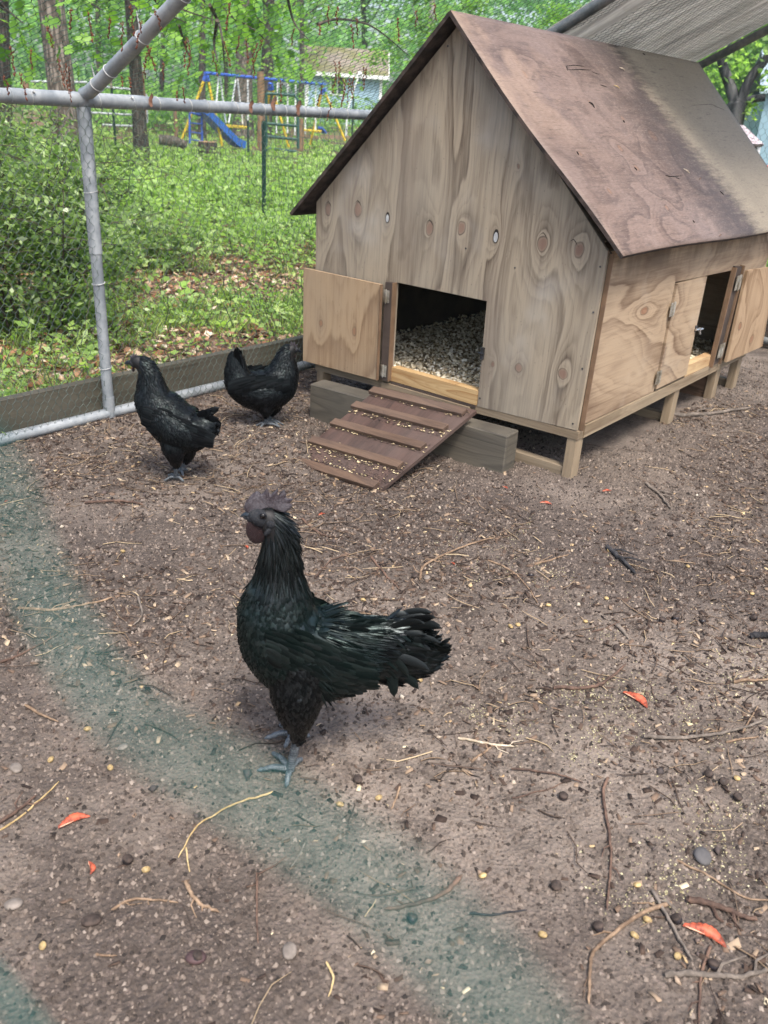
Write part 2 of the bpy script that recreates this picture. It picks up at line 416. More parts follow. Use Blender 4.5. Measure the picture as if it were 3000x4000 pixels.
# hexagonal netting made of wire
def hexnet(O, A, B, W, H, s, r, jit=.12, twist=True, clip=None):
    """net in the plane O + a*A + b*B, 0<a<W, 0<b<H, cell pitch s along A; the twisted pairs run along B"""
    A = np.array(A, float); B = np.array(B, float); N = np.cross(A, B)
    h = s*.82; nx_ = int(W/s)+2; ny_ = int(H/h)+2
    i, j = np.meshgrid(np.arange(nx_), np.arange(ny_), indexing='ij')
    xo = (i+.5*(j % 2))*s
    lo = np.stack([xo, j*h+h*.20*0], -1)                       # lower end of twisted pair
    up = np.stack([xo, j*h+h*.42], -1)
    j1 = rng.normal(0, jit*s*.5, lo.shape); j2 = rng.normal(0, jit*s*.5, lo.shape)
    wob = np.stack([s*.6*np.sin(j*h*5.1+i*.2)*.3, s*.7*np.sin(i*s*3.7+1)*.4], -1)
    lo = lo+j1+wob; up = up+j2+wob
    seg = [(lo, up, r*1.45)] if twist else [(lo, up, r)]
    # from the upper end to the two lower ends of the next row
    ev = (j % 2 == 0)
    nxt_a = np.zeros_like(lo); nxt_b = np.zeros_like(lo)
    ok = np.ones(i.shape, bool)
    ia = np.where(ev, i-1, i); ib = np.where(ev, i, i+1); jj = j+1
    ok_a = (ia >= 0) & (jj < ny_); ok_b = (ib < nx_) & (jj < ny_)
    La = lo[np.clip(ia, 0, nx_-1), np.clip(jj, 0, ny_-1)]; Lb = lo[np.clip(ib, 0, nx_-1), np.clip(jj, 0, ny_-1)]
    P = np.concatenate([seg[0][0].reshape(-1, 2), up[ok_a], up[ok_b]]); Q = np.concatenate([seg[0][1].reshape(-1, 2), La[ok_a], Lb[ok_b]])
    Rr = np.concatenate([np.full(lo.size//2, seg[0][2]), np.full(ok_a.sum()+ok_b.sum(), r)])
    m = (P[:, 0] > 0) & (P[:, 0] < W) & (P[:, 1] < H) & (Q[:, 0] > 0) & (Q[:, 0] < W) & (Q[:, 1] < H)
    if clip is not None: m &= clip(P, Q)
    P, Q, Rr = P[m], Q[m], Rr[m]
    O = np.array(O, float)
    bulge = lambda p: .012*np.sin(p[:, 0]*2.9+p[:, 1]*1.3)+.006*np.sin(p[:, 0]*11)*np.sin(p[:, 1]*9)
    P3 = O+P[:, :1]*A+P[:, 1:]*B+N*bulge(P)[:, None]; Q3 = O+Q[:, :1]*A+Q[:, 1:]*B+N*bulge(Q)[:, None]
    return wires(P3, Q3, Rr)
def wires(P, Q, r, n=3):
    d = Q-P; d /= np.linalg.norm(d, axis=1)[:, None]+1e-9
    ref = np.where(np.abs(d[:, 2:3]) < .8, np.array([[0, 0, 1.]]), np.array([[1., 0, 0]]))
    a = np.cross(d, ref); a /= np.linalg.norm(a, axis=1)[:, None]; b = np.cross(d, a)
    V = []
    for E_ in (P-d*(r*.3)[:, None], Q+d*(r*.3)[:, None]):
        for k in range(n):
            t = 2*PI*k/n; V.append(E_+(a*math.cos(t)+b*math.sin(t))*r[:, None])
    V = np.stack(V, 1).reshape(-1, 3); m = len(P); base = np.arange(m)[:, None]*2*n
    Fs = np.concatenate([np.stack([base[:, 0]+k, base[:, 0]+(k+1) % n, base[:, 0]+n+(k+1) % n, base[:, 0]+n+k], 1) for k in range(n)])
    return V, Fs
WIRE = flat_mat('pvc_coated_wire', (.035, .075, .062), .38, 0, .3, 60)
WIRE2 = metal_mat('dull_galvanised_wire', (.055, .085, .075), (.13, .17, .15), .5, .2)
V, Fq = hexnet((XW+.024, -2.5, .01), (0, 1, 0), (0, 0, 1), 5.1, ZS-.02, .030, .0008)
tag(link('chicken_wire', npmesh('chicken_wire', V, Fq), WIRE2), 'hexagonal chicken wire stretched over the left wall of the run', 'netting')
L_ = math.hypot(1, SLOPE); V, Fq = hexnet((XW, -2.5, ZS+.022), (0, 1, 0), (1/L_, 0, SLOPE/L_), 5.1, 2.0, .031, .00075)
tag(link('chicken_wire', npmesh('chicken_wire', V, Fq), WIRE), 'dark green chicken wire sloping up over the run as its roof', 'netting')
V, Fq = hexnet((XW, 2.64, .02), (1, 0, 0), (0, 0, 1), XF-XW, 2.1, .036, .0008, clip=lambda P, Q: P[:, 1] < ZS+SLOPE*np.minimum(P[:, 0], XF-XW-P[:, 0])-.02)
tag(link('chicken_wire', npmesh('chicken_wire', V, Fq), WIRE2), 'pale chicken wire closing the far end of the run', 'netting')

# the fence the picture was taken through: green welded wire, a few centimetres from the lens
gv = root('welded_wire_fence', (CAM[0]-.05, -2.493, 0), 'blurred green coated wire fence close to the viewer at lower left', 'wire fence')
GW = flat_mat('green_fence_wire', (.012, .115, .100), .35)
Z0 = CAM[2]-.0283; X0 = CAM[0]-.068
for k in range(-16, 12):
    z = Z0+(.0435 if k < 1 else .098)*k; m = MB()
    pts = [(CAM[0]-1.2+.03*t-gv.location[0], .001*math.sin(t*1.7+k), z+.0016*math.sin(t*2.1+k*2.0+.6)+.001*math.sin(t*.63+k)) for t in range(0, 81)]
    if k == 0:                                              # this strand is kinked just below eye level
        kk = [PL(px, py, 1, -2.493) for px, py in ((-420, 1560), (-60, 1800), (130, 2250), (460, 2770), (980, 3110), (1480, 3450), (1880, 3830), (2200, 4300))]
        pts = [p for p in pts if p[0]+gv.location[0] < kk[0][0]-.02]+[tuple(p-np.array(gv.location)) for p in polyline(kk, 6)]+[p for p in pts if p[0]+gv.location[0] > kk[-1][0]+.015]
    m.tube(pts, .00050, 6).build('line_wire', GW, gv, True)
for k in range(-8, 9):
    x = X0+.150*k
    MB().tube([(x-gv.location[0]+.002*math.sin(t*1.3+k), .0021, Z0-1.0+.1*t) for t in range(0, 17)], .00050, 6).build('stay_wire', GW, gv, True)

# shade cloth on the roof between the last two rafters
def cloth_mat():
    M = Mt('shade_cloth'); x, y, z = M.xyz(); a = M.noise(M.V(x*2.2, y*26, 0.), 1, 4, .6); b = M.noise(M.V(x*5, y*5, 0.), 1, 4, .6)
    tear = M.noise(M.V(x*3, y*40, 7.), 1, 2, .5)
    wv = ((y*900).f('SINE')*.5+.5)*.15
    col = M.mix(a.ss(.3, .7), (.50, .49, .47), (.76, .75, .72)); col = M.mix(b.ss(.5, .8)*.45, col, (.30, .28, .26))
    col = M.mix(tear.ss(.66, .72)*.7, col, (.8, .8, .78))
    M.set(col=col, rough=.85, spec=.2); M.bump(a+wv, .4, .01); M.leafy(col, .55, 1.0, (1, .99, .97)); return M.m
n_ = 60; U, T = np.meshgrid(np.linspace(0, 1, n_), np.linspace(0, 1, n_), indexing='ij')
X_ = XW+.03+U*(XR-XW+.05); Y_ = .985+T*1.64
Z_ = roof_z(X_)+.034+.016*np.sin(T*PI)*np.sin(T*23+U*2)+.012*(fbm(U*4, T*16, 3, 5)-.4)
V = np.stack([X_, Y_, Z_], -1).reshape(-1, 3); I = np.arange(n_*n_).reshape(n_, n_)
Fq = np.stack([I[:-1, :-1], I[1:, :-1], I[1:, 1:], I[:-1, 1:]], -1).reshape(-1, 4)
cl = link('shade_cloth', npmesh('shade_cloth', V, Fq), cloth_mat(), smooth=True)
sm = cl.modifiers.new('thickness', 'SOLIDIFY'); sm.thickness = .002
tag(cl, 'grey shade cloth stretched over the run roof behind the coop', 'shade cloth')

# ================================================================== THE COOP
def FR(px, py): p = PL(px, py, 1, 0); return p[0], p[2]
def SD(px, py): p = PL(px, py, 0, 0); return p[1], p[2]
def knots_of(fn, lst): return [(*fn(px, py), su, sv, a) for px, py, su, sv, a in lst]
KF = knots_of(FR, [(1283, 819, .020, .034, 1), (1398, 819, .022, .036, .9), (1514, 852, .012, .016, .5), (1678, 892, .024, .034, .8), (1804, 888, .024, .034, .7),
     (1936, 925, .015, .022, .9), (2122, 951, .025, .038, 1.2), (2262, 972, .027, .040, 1.25), (2027, 647, .008, .010, .4),
     (1924, 1424, .010, .014, .5), (2025, 1438, .020, .024, .6), (2199, 1461, .022, .026, .6), (1480, 1300, .02, .03, .5)])
def front_stain(M, col, c):
    a = M.noise(M.V(c['x']*7, 0., c['z']*1.6), 1, 3, .6); b = M.noise(M.vec, 3.5, 3, .5)
    col = M.mix(a.ss(.5, .72)*.35, col, (.115, .085, .07))
    return M.mix(b.ss(.52, .75)*.4, col, (.40, .39, .37))
PLY_FRONT = wood('weathered_plywood', 'xz', (.325, .270, .198), (.085, .060, .042), KF, n=8, ustr=3.6, vstr=.55, gray=(.29, .262, .215), graya=.45, stain=front_stain, seed=3.3, knotcol=(.18, .095, .07), bump=.4)
KS = knots_of(SD, [(2556, 1360, .020, .045, 1.4), (2925, 1480, .03, .03, .1)])
def side_tone(M, col, c):
    a = M.noise(M.V(0., c['y']*9, c['z']*2), 1, 3, .6)
    top = c['z'].ss(.60, .72)                       # darker towards the top of the wall, uneven
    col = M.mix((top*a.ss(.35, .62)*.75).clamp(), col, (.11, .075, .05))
    f = M.noise(M.vec, 5, 3, .6)
    return M.mix(f.ss(.55, .75)*.35, col, (.42, .35, .27))
PLY_SIDE = wood('warm_plywood', 'zy', (.36, .268, .178), (.120, .070, .041), KS, n=7, ustr=2.6, vstr=1.1, gray=(.36, .28, .2), graya=.35, stain=side_tone, seed=8.1, sharp=2.2)
KD = knots_of(FR, [(1278, 1256, .014, .022, .8), (1408, 1288, .015, .026, .9)])
PLY_DOOR = wood('door_plywood', 'xz', (.36, .255, .155), (.185, .112, .062), KD, n=8, ustr=2.4, vstr=.5, gray=(.30, .24, .17), graya=.5, seed=5.7)
KD2 = knots_of(SD, [(2858, 1268, .03, .028, .9), (2897, 1318, .035, .03, .9)])
PLY_DOOR2 = wood('side_door_plywood', 'yz', (.37, .262, .165), (.19, .118, .065), KD2, n=8, ustr=2.4, vstr=1.2, seed=1.7)
LUM = wood('pine_lumber', 'zx', (.29, .225, .150), (.115, .078, .046), n=5, ustr=9, vstr=.7, gray=(.20, .165, .12), graya=.6, seed=2.)
LUM_Y = wood('pine_lumber_side', 'zy', (.29, .225, .150), (.115, .078, .046), n=5, ustr=9, vstr=.7, gray=(.22, .18, .13), graya=.5, seed=4.)
LUM_V = wood('pine_leg', 'xz', (.29, .225, .150), (.115, .078, .046), n=4, ustr=8, vstr=.8, gray=(.19, .15, .11), graya=.6, seed=6.)
BRIGHT = wood('fresh_pine', 'zx', (.50, .345, .17), (.29, .15, .055), n=9, ustr=11, vstr=.9, seed=9.)
DARKW = wood('dark_stained_wood', 'yz', (.075, .055, .045), (.03, .022, .018), n=5, ustr=7, vstr=2.5, seed=1.)
EDGE = flat_mat('ply_edge', (.17, .105, .062), .8, 0, .12, 14)
INNER = flat_mat('shaded_inside_ply', (.045, .033, .024), .9, 0, .2, 8)  # inside plywood, the shade of the closed box darkened into its colour
HINGE = metal_mat('rusty_hinge', (.22, .19, .14), (.52, .50, .45), .5, .6)

coop = root('chicken_coop', (0, 0, 0), 'weathered plywood chicken coop on short legs with a steep roof', 'chicken coop')
# front wall: one polygon with the door notch
fw_poly = [(-1.212, .150), (-.803, .157), (-.805, .531), (-.60, .531), (-.41, .530), (-.404, .157), (-.008, .172), (.001, .748), (-.612, 1.363), (-1.217, .768)]
MB().prism(fw_poly, 1, 0, .012).build('front_wall', PLY_FRONT, coop)
sw_poly = [(.026, .188), (.600, .188), (.602, .597), (1.300, .580), (1.292, .186), (1.665, .186), (1.665, .735), (.026, .748)]
MB().prism(sw_poly, 0, -.013, -.001).build('side_wall', PLY_SIDE, coop)
MB().prism([(-1.205, .14), (-1.205, .76), (-.612, 1.35), (-.015, .74), (-.015, .14)], 1, 1.652, 1.664).build('rear_wall', PLY_SIDE, coop)
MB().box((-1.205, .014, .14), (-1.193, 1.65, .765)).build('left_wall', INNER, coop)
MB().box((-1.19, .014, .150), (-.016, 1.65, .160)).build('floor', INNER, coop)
for px_, py_, rx_, rz_ in ((1514, 854, .0065, .0125), (1937, 928, .0080, .0150)):      # knot holes that show something pale behind
    x_, z_ = FR(px_, py_); ring_ = [(x_+rx_*math.cos(a), z_+rz_*math.sin(a)*(1.15 if math.sin(a) > 0 else 1)) for a in np.linspace(0, 2*PI, 15)[:-1]]
    MB().prism([(x_+(a-x_)*1.35, z_+.003+(b-z_)*1.4) for a, b in ring_], 1, -.0008, .001).build('knot_hole', flat_mat('knot_dark', (.018, .014, .012), .9), coop)
    MB().prism(ring_, 1, -.0016, .001).build('knot_plug', flat_mat('knot_pale', (.42, .43, .43), .7), coop)
for px_, py_ in ((2122, 912), (1678, 862), (1398, 786), (2240, 938), (1283, 790)):
    x_, z_ = FR(px_, py_); MB().prism([(x_-.016, z_-.012), (x_-.008, z_-.002), (x_, z_+.004), (x_+.010, z_-.004), (x_+.017, z_-.016), (x_+.009, z_-.006), (x_, z_+.0015), (x_-.009, z_-.004)], 1, -.0006, .001).build('split', flat_mat('split_dark', (.02, .015, .012), .9), coop)
# bottom frame
MB().prism([(-1.205, .112), (0, .140), (0, .169), (-1.205, .147)], 1, .001, .037).build('rim_board', LUM, coop)
MB().prism([(.0375, .140), (1.664, .146), (1.664, .184), (.0375, .184)], 0, -.036, .004).build('rim_board', LUM_Y, coop)
MB().box((-1.200, .04, .108), (-1.165, 1.66, .146)).build('rim_board', LUM_Y, coop)
MB().box((-1.16, 1.625, .108), (-.04, 1.66, .146)).build('rim_board', LUM, coop)
for yj in (.45, .83, 1.25): MB().box((-1.16, yj, .108), (-.04, yj+.036, .146)).build('joist', LUM, coop)
# corner strips: raw ply edge, dark gap strip
MB().prism([(-.006, .172), (.010, .172), (.016, .742), (.002, .742)], 1, .0125, .0165).build('corner_trim', EDGE, coop)
MB().box((-.040, .0135, .19), (-.0145, .05, .735)).build('corner_post', DARKW, coop)
MB().prism([(.0175, .1895), (.025, .1895), (.025, .745), (.0175, .745)], 0, -.012, .003).build('corner_trim', DARKW, coop)
# sill boards in the two openings
MB().box((-.802, -.003, .160), (-.407, .034, .214)).build('sill', BRIGHT, coop)
MB().box((-.80, -.0045, .1485), (-.41, .0005, .158)).build('sill', DARKW, coop)
MB().box((-.84, -.012, .118), (-.43, .0005, .148)).build('sill', LUM, coop)
MB().box((-.034, .905, .1865), (.0, 1.285, .232)).build('sill', wood('fresh_pine_side', 'zy', (.50, .36, .2), (.3, .17, .08), n=8, ustr=11, vstr=.9, seed=9.), coop)
# front door, swung back against the wall
dr = root('x', (0, 0, 0), None, None); bpy.data.objects.remove(dr)
D = MB().prism([(-1.240, .150), (-.846, .158), (-.851, .519), (-1.246, .521)], 1, -.036, -.024).build('door', PLY_DOOR, coop)
MB().prism([(-.8455, .158), (-.8425, .158), (-.847, .519), (-.8505, .519)], 1, -.0405, -.027).build('edge_strip', EDGE, D)
MB().prism([(-.840, .160), (-.806, .160), (-.810, .530), (-.842, .528)], 1, -.020, -.001).build('door_post', DARKW, coop)
MB().prism([(-.8045, .160), (-.8005, .160), (-.8045, .530), (-.8085, .530)], 1, -.022, .002).build('edge_strip', EDGE, coop)
def hinge(P, ax, par, hgt=.045, w=.012):
    m = MB(); P = np.array(P, float); a = np.zeros(3); a[ax] = 1
    nrm = np.array((0, -1., 0)) if ax == 0 else np.array((1., 0, 0))
    for s_ in (-1, 1):
        C = P+a*s_*w*.62; lo = C-a*w*.5-np.array((0, 0, hgt/2)); hi = C+a*w*.5+np.array((0, 0, hgt/2))+nrm*.002
        m.box(np.minimum(lo, hi), np.maximum(lo, hi))
    for k in range(5):
        z0 = P[2]-hgt/2+k*hgt/5+.0006; m.tube([P+nrm*.004+np.array((0, 0, z0-P[2])), P+nrm*.004+np.array((0, 0, z0-P[2]+hgt/5-.0012))], .0035, 8)
    m.tube([P+nrm*.004-np.array((0, 0, hgt/2+.004)), P+nrm*.004+np.array((0, 0, hgt/2+.004))], .0018, 6)
    for s_ in (-1, 1):
        for q in (-.3, .3): m.tube([P+a*s_*w*.7+np.array((0, 0, q*hgt)), P+a*s_*w*.7+np.array((0, 0, q*hgt))+nrm*.004], .0026, 7)
    return m.build('hinge', HINGE, par)
hinge((-.832, -.021, .478), 0, coop); hinge((-.826, -.021, .197), 0, coop)
LATCH = metal_mat('dark_latch', (.05, .05, .055), (.12, .12, .13), .4, .7)
m = MB().box((-.409, -.010, .330), (-.397, -.0005, .372)); m.tube([(-.415, -.008, .352), (-.392, -.012, .352)], .004, 8); m.build('latch', LATCH, coop)
for px, py in ((2238, 1655), (1875, 1555), (2345, 1042), (2318, 1220), (1750, 180), (1509, 368), (1820, 970), (2012, 1046), (2275, 1440)):
    x_, z_ = FR(px, py); MB().tube([(x_, -.0015, z_), (x_, .002, z_)], .0032, 8).build('screw', LATCH, coop)
# side: closed leaf, dark hinge post, open door
D2 = MB().prism([(.606, .196), (.902, .198), (.902, .588), (.609, .590)], 0, -.008, .0065).build('door', PLY_SIDE, coop)
hinge((.0075, .604, .50), 1, coop, .05, .02); hinge((.0075, .598, .245), 1, coop, .05, .02)
BR = metal_mat('bright_bolt', (.6, .62, .64), (.85, .86, .87), .25, .9)
m = MB().box((.007, .885, .375), (.010, .905, .40)); m.build('latch_plate', LATCH, coop)
m = MB().tube([(.012, .885, .385), (.022, .93, .384)], .005, 8); m.tube([(.018, .905, .392), (.022, .915, .365)], .0045, 8); m.build('bolt', BR, coop)
MB().prism([(1.180, .182), (1.262, .184), (1.290, .592), (1.205, .600)], 0, -.001, .010).build('door_post', DARKW, coop)
for a_, b_ in ((1.172, 1.198), (1.270, 1.297)): MB().prism([(a_, .180), (a_+.009, .180), (b_+.009, .594), (b_, .596)], 0, -.002, .018).build('edge_strip', EDGE, coop)
hinge((.018, 1.262, .53), 1, coop, .06, .03); hinge((.018, 1.238, .245), 1, coop, .06, .03)
MB().hexa([(.022, 1.30, .186), (.034, 1.30, .186), (.050, 1.735, .190), (.038, 1.738, .190), (.022, 1.30, .578), (.034, 1.30, .578), (.050, 1.650, .566), (.038, 1.653, .566)]).build('door', PLY_DOOR2, coop)
# legs and ground runners
def leg(x, y, lean=0): MB().hexa([(x, y, -.03), (x+.036, y, -.03), (x+.036, y+.05, -.03), (x, y+.05, -.03), (x, y+lean, .1405), (x+.036, y+lean, .1405), (x+.036, y+.05+lean, .1405), (x, y+.05+lean, .1405)]).build('leg', LUM_V, coop, bevel=.0015)
for y in (.004, .835, 1.32, 1.605):
    for x in (-.040, -1.2): leg(x, y, .01 if y == .835 else 0)
for y in (.010, .86, 1.625): MB().box((-1.16, y, -.012), (-.042, y+.036, .030)).build('runner', LUM, coop, bevel=.0015)
MB().box((-1.16, 1.33, -.02), (-.042, 1.352, .105)).build('runner', wood('brown_runner', 'zx', (.14, .085, .055), (.05, .03, .02), n=7, ustr=9, vstr=.9, seed=3.), coop)

# roof: two bowed sheets
def roof_stain(M, col, c):
    y, x, z = c['y'], c['x'], c['z']
    n1 = M.noise(M.V(x*1.4, y*2.2, z*1.4), 1, 5, .7); n2 = M.noise(M.V(x*55, y*7, z*55), 1, 4, .7); n3 = M.noise(M.V(x*6, y*6, z*6), 1, 4, .6)
    # dark wet band running down the sheet, ragged along the grain, pale dry wood beyond it
    e = y + (n2-.5)*.42 + (n1-.5)*.30 - (1.36-z)*.18
    col = M.mix(e.ss(.45, 1.02)*.88, col, (.040, .032, .031))
    col = M.mix(e.ss(.98, 1.22)*.9, col, M.mix(n3*.5+n2*.5, (.16, .135, .10), (.31, .265, .195)))
    col = M.mix(((1.0-e.ss(.10, .38))*n3.ss(.42, .62)*z.ss(.95, 1.2)).clamp()*.6, col, (.30, .21, .15))
    col = M.mix(n3.ss(.5, .78)*(1.0-e.ss(.9, 1.1))*.5, col, (.22, .165, .14))
    st_ = M.noise(M.V(x*90, y*9, z*90), 1, 3, .7); col = M.mix(st_.ss(.58, .72)*.55, col, (.035, .026, .022)); sf_ = M.noise(M.V(x*300, y*45, z*300), 1, 3, .7); col = M.mix(sf_.ss(.50, .70)*.32, col, (.04, .03, .026)); col = M.mix(sf_.ss(.46, .30)*.25, col, (.36, .30, .26))
    return col
# knots on the right sheet, in (y, z) of the sheet
KR = []
Nr = np.array((.645, 0, .695)); Or = np.array((-.617, 0, 1.382))
for px, py, su, sv, a in [(2552, 530, .045, .026, 1), (2308, 398, .016, .010, .5), (2437, 463, .018, .012, .5), (2260, 600, .014, .012, .5), (2480, 655, .018, .014, .6), (2592, 808, .016, .014, .5), (2420, 580, .02, .016, .5), (2658, 545, .014, .012, .5), (2365, 745, .015, .012, .4), (2820, 650, .02, .016, .5), (2910, 680, .02, .02, .5), (2055, 290, .02, .02, .4)]:
    p = PN(px, py, Or, Nr); KR.append((p[2], p[1], sv, su, a))
ROOF = wood('roof_plywood', 'zy', (.165, .115, .092), (.058, .038, .031), KR, n=12, ustr=3.0, vstr=1.5, gray=(.20, .155, .14), graya=.6, stain=roof_stain, seed=12., knotcol=(.20, .115, .075), rough=.58, bump=.5)
DARKPLY = flat_mat('dark_roof_underside', (.050, .036, .030), .8, 0, .35, 30, bump=.5)
def sheet(name, fn, n1, n2, th, mtop, mbot):
    A_, B_ = np.meshgrid(np.linspace(0, 1, n1), np.linspace(0, 1, n2), indexing='ij'); P = fn(A_, B_)
    du = np.gradient(P, axis=0); dv = np.gradient(P, axis=1); N = np.cross(du, dv); N /= np.linalg.norm(N, axis=-1)[..., None]
    if N[..., 2].mean() < 0: N = -N
    T_ = P.reshape(-1, 3); Bt = (P-N*th).reshape(-1, 3); I = np.arange(n1*n2).reshape(n1, n2); k = n1*n2
    q = np.stack([I[:-1, :-1], I[1:, :-1], I[1:, 1:], I[:-1, 1:]], -1).reshape(-1, 4)
    rim = np.concatenate([I[0, :], I[1:, -1], I[-1, -2::-1], I[-2:0:-1, 0]]); r2 = np.roll(rim, -1)
    F_ = np.concatenate([q, q[:, ::-1]+k, np.stack([rim, rim+k, r2+k, r2], 1)])
    me = npmesh(name, np.concatenate([T_, Bt]), F_)
    me.materials.append(mtop); me.materials.append(mbot)
    mi = np.ones(len(F_), int); mi[:len(q)] = 0; me.polygons.foreach_set('material_index', mi.astype(np.int32)); me.polygons.foreach_set('use_smooth', mi == 0)
    bm = bmesh.new(); bm.from_mesh(me); bmesh.ops.recalc_face_normals(bm, faces=bm.faces); bm.to_mesh(me); bm.free()
    return link(name, me, None, coop)
def right_sheet(s, t):
    x = -.617+s*.693; yr = 1.985-.15*s; y = -.056+t*(yr+.056)
    z = 1.388-s*.640
    z = z - .010*np.sin(s*PI)*(1-t)*1.2 - .007*np.sin(s*2*PI)*(1-t) + .006*np.sin(t*PI*2.2+.4)*s - .008*t*s
    y = y + .010*np.sin(s*9)*.4*(1-t)
    return np.stack([x, y, z], -1)
def left_sheet(s, t):
    x = -.624-s*.682; y = -.056+t*2.02; z = 1.384-s*.664
    return np.stack([x, y, z - .006*np.sin(s*PI)], -1)
sheet('roof', right_sheet, 50, 50, .012, ROOF, DARKPLY); sheet('roof', left_sheet, 20, 20, .012, DARKPLY, DARKPLY)
# splits, open knots and bits of debris on the right-hand sheet
CRK = flat_mat('open_split', (.008, .006, .005), .9)
NR2 = np.array((.640, 0, .693)); NR2 /= np.linalg.norm(NR2)
def on_roof(px, py, up=0.):
    p = PN(px, py, (-.617, 0, 1.388), NR2); s_ = (p[0]+.617)/.693; t_ = (p[1]+.056)/(1.985-.15*s_+.056); q_ = right_sheet(np.array(s_), np.array(t_)); return q_+NR2*up
for pts, wd in (([(2213, 247), (2245, 246), (2282, 251)], .0016), ([(2213, 247), (2216, 263)], .0022), ([(2216, 262), (2262, 262), (2308, 264)], .0018), ([(2312, 270), (2330, 278), (2342, 280)], .0012), ([(2302, 386), (2314, 394), (2324, 408)], .0042), ([(2436, 458), (2442, 468)], .0030), ([(2255, 585), (2262, 600)], .0030), ([(2478, 652), (2488, 664)], .0028), ([(2600, 681), (2622, 685), (2665, 680)], .0020), ([(2640, 688), (2655, 694)], .0020), ([(2700, 405), (2775, 405), (2800, 415), (2830, 428)], .0008), ([(2813, 738), (2828, 752)], .0034), ([(2705, 860), (2712, 870)], .0030), ([(2346, 320), (2372, 328)], .0014), ([(2510, 208), (2520, 214)], .003)):
    P = polyline([on_roof(x, y, .0002) for x, y in pts], 4); MB().tube(P, [wd*(.25+.75*math.sin(PI*(i+.5)/len(P))) for i in range(len(P))], 5).build('split', CRK, coop)
for px, py, mt_, lab in ((2428, 264, 'pale', 'tiny white petal on the roof near the ridge'), (2682, 662, 'pale', 'small white fleck low on the roof'), (2408, 330, 'straw', 'small tan stalk lying on the middle of the roof'), (2735, 690, 'brown', 'short dried tassel on the lower roof'), (2812, 915, 'brown', 'dried tassel near the roof edge')):
    p_ = on_roof(px, py, .003); BITS = globals().setdefault('BITS', []); BITS.append((p_, mt_, lab))
# rafters inside, along the gable edge
for sx in (-1, 1):
    MB().bar((-.612, .04, 1.33), (-.612+sx*.56, .04, 1.33-.575), .036, .05).build('rafter', LUM, coop)

# pale wood shavings inside
def flakes(n, fx, fy, fz, size, curl=True):
    C = np.stack([fx(n), fy(n), np.zeros(n)], 1); C[:, 2] = fz(C[:, 0], C[:, 1], n)
    V, Fq = leaves(C, size, .35, .7)
    return V, Fq
def bed_z(x, y, n): return .164+.014*sstep(0, .35, y)*(.4+fbm(x*6, y*6, 2, 2))+rng.random(n)*.012+.02
V, Fq = flakes(15000, lambda n: rng.uniform(-1.19, -.02, n), lambda n: .035+1.55*rng.random(n)**1.6, bed_z, .015)
sh = link('wood_shavings', npmesh('wood_shavings', V, Fq, np.repeat(rng.random(15000), 4)), tint_mat('shavings', [(0, (.42, .33, .20)), (.4, (.68, .60, .43)), (1, (.86, .81, .67))], .8))
tag(sh, kind='stuff')
n_ = 40; XX, YY = np.meshgrid(np.linspace(-1.19, -.02, n_), np.linspace(.035, 1.64, n_), indexing='ij'); ZZ = .168+.014*sstep(0, .35, YY)*(.4+fbm(XX*6, YY*6, 2, 2))+.004
I = np.arange(n_*n_).reshape(n_, n_)
MBD = flat_mat('shavings_bed', (.42, .33, .19), .95, 0, .3, 60, bump=.8)
tag(link('shavings_bed', npmesh('shavings_bed', np.stack([XX, YY, ZZ], -1).reshape(-1, 3), np.stack([I[:-1, :-1], I[1:, :-1], I[1:, 1:], I[:-1, 1:]], -1).reshape(-1, 4)), MBD, smooth=True), kind='stuff')

# timber under the ramp
TIM = wood('old_timber', 'zx', (.120, .105, .082), (.036, .030, .025), n=7, ustr=8, vstr=1.0, gray=(.085, .080, .066), graya=.8, seed=3.)
tb = root('timber_block', (-.6, -.17, 0), 'grey weathered timber lying under the ramp in front of the coop', 'timber')
a_ = math.atan2(.076, .84); tb.rotation_euler = (0, 0, a_)
MB().box((-.435, -.0, -.03), (.412, .088, .134)).build('beam', TIM, tb, bevel=.004)
# ramp
rampo = root('ramp', (-.36, -.13, 0), 'brown wooden ramp with five cleats leading up to the coop door', 'ramp')
TL, TR_, BRr, BL = np.array((-.725, -.165, .185)), np.array((-.330, -.120, .187)), np.array((-.388, -.560, -.004)), np.array((-.760, -.600, -.006))
o_ = np.array(rampo.location)
RAMPW = wood('ramp_ply', 'xy', (.080, .046, .036), (.030, .019, .016), n=5, ustr=7, vstr=1, gray=(.11, .085, .075), graya=.6, seed=3.)
CLEAT = wood('ramp_cleat', 'yx', (.115, .072, .048), (.045, .028, .021), n=5, ustr=12, vstr=1, gray=(.15, .11, .09), graya=.5, seed=6.)
nr = np.cross(TR_-TL, BL-TL); nr /= np.linalg.norm(nr); nr = nr if nr[2] > 0 else -nr
P = [BL, BRr, TR_, TL]; MB().hexa([p-nr*.014-o_ for p in P]+[p-o_ for p in P]).build('board', RAMPW, rampo)
for k, t in enumerate((.07, .27, .50, .73, .965)):
    A = TL+(BL-TL)*t - (TR_-TL)*.02; B = TR_+(BRr-TR_)*(t+.0) - (TR_-TL)*.05
    dn = (BL-TL)/np.linalg.norm(BL-TL)
    MB().hexa([A-dn*.017-o_+nr*.0005, B-dn*.017-o_+nr*.0005, B+dn*.017-o_+nr*.0005, A+dn*.017-o_+nr*.0005, A-dn*.016-o_+nr*.015, B-dn*.016-o_+nr*.015, B+dn*.016-o_+nr*.015, A+dn*.016-o_+nr*.015]).build('cleat', CLEAT, rampo, bevel=.0012)

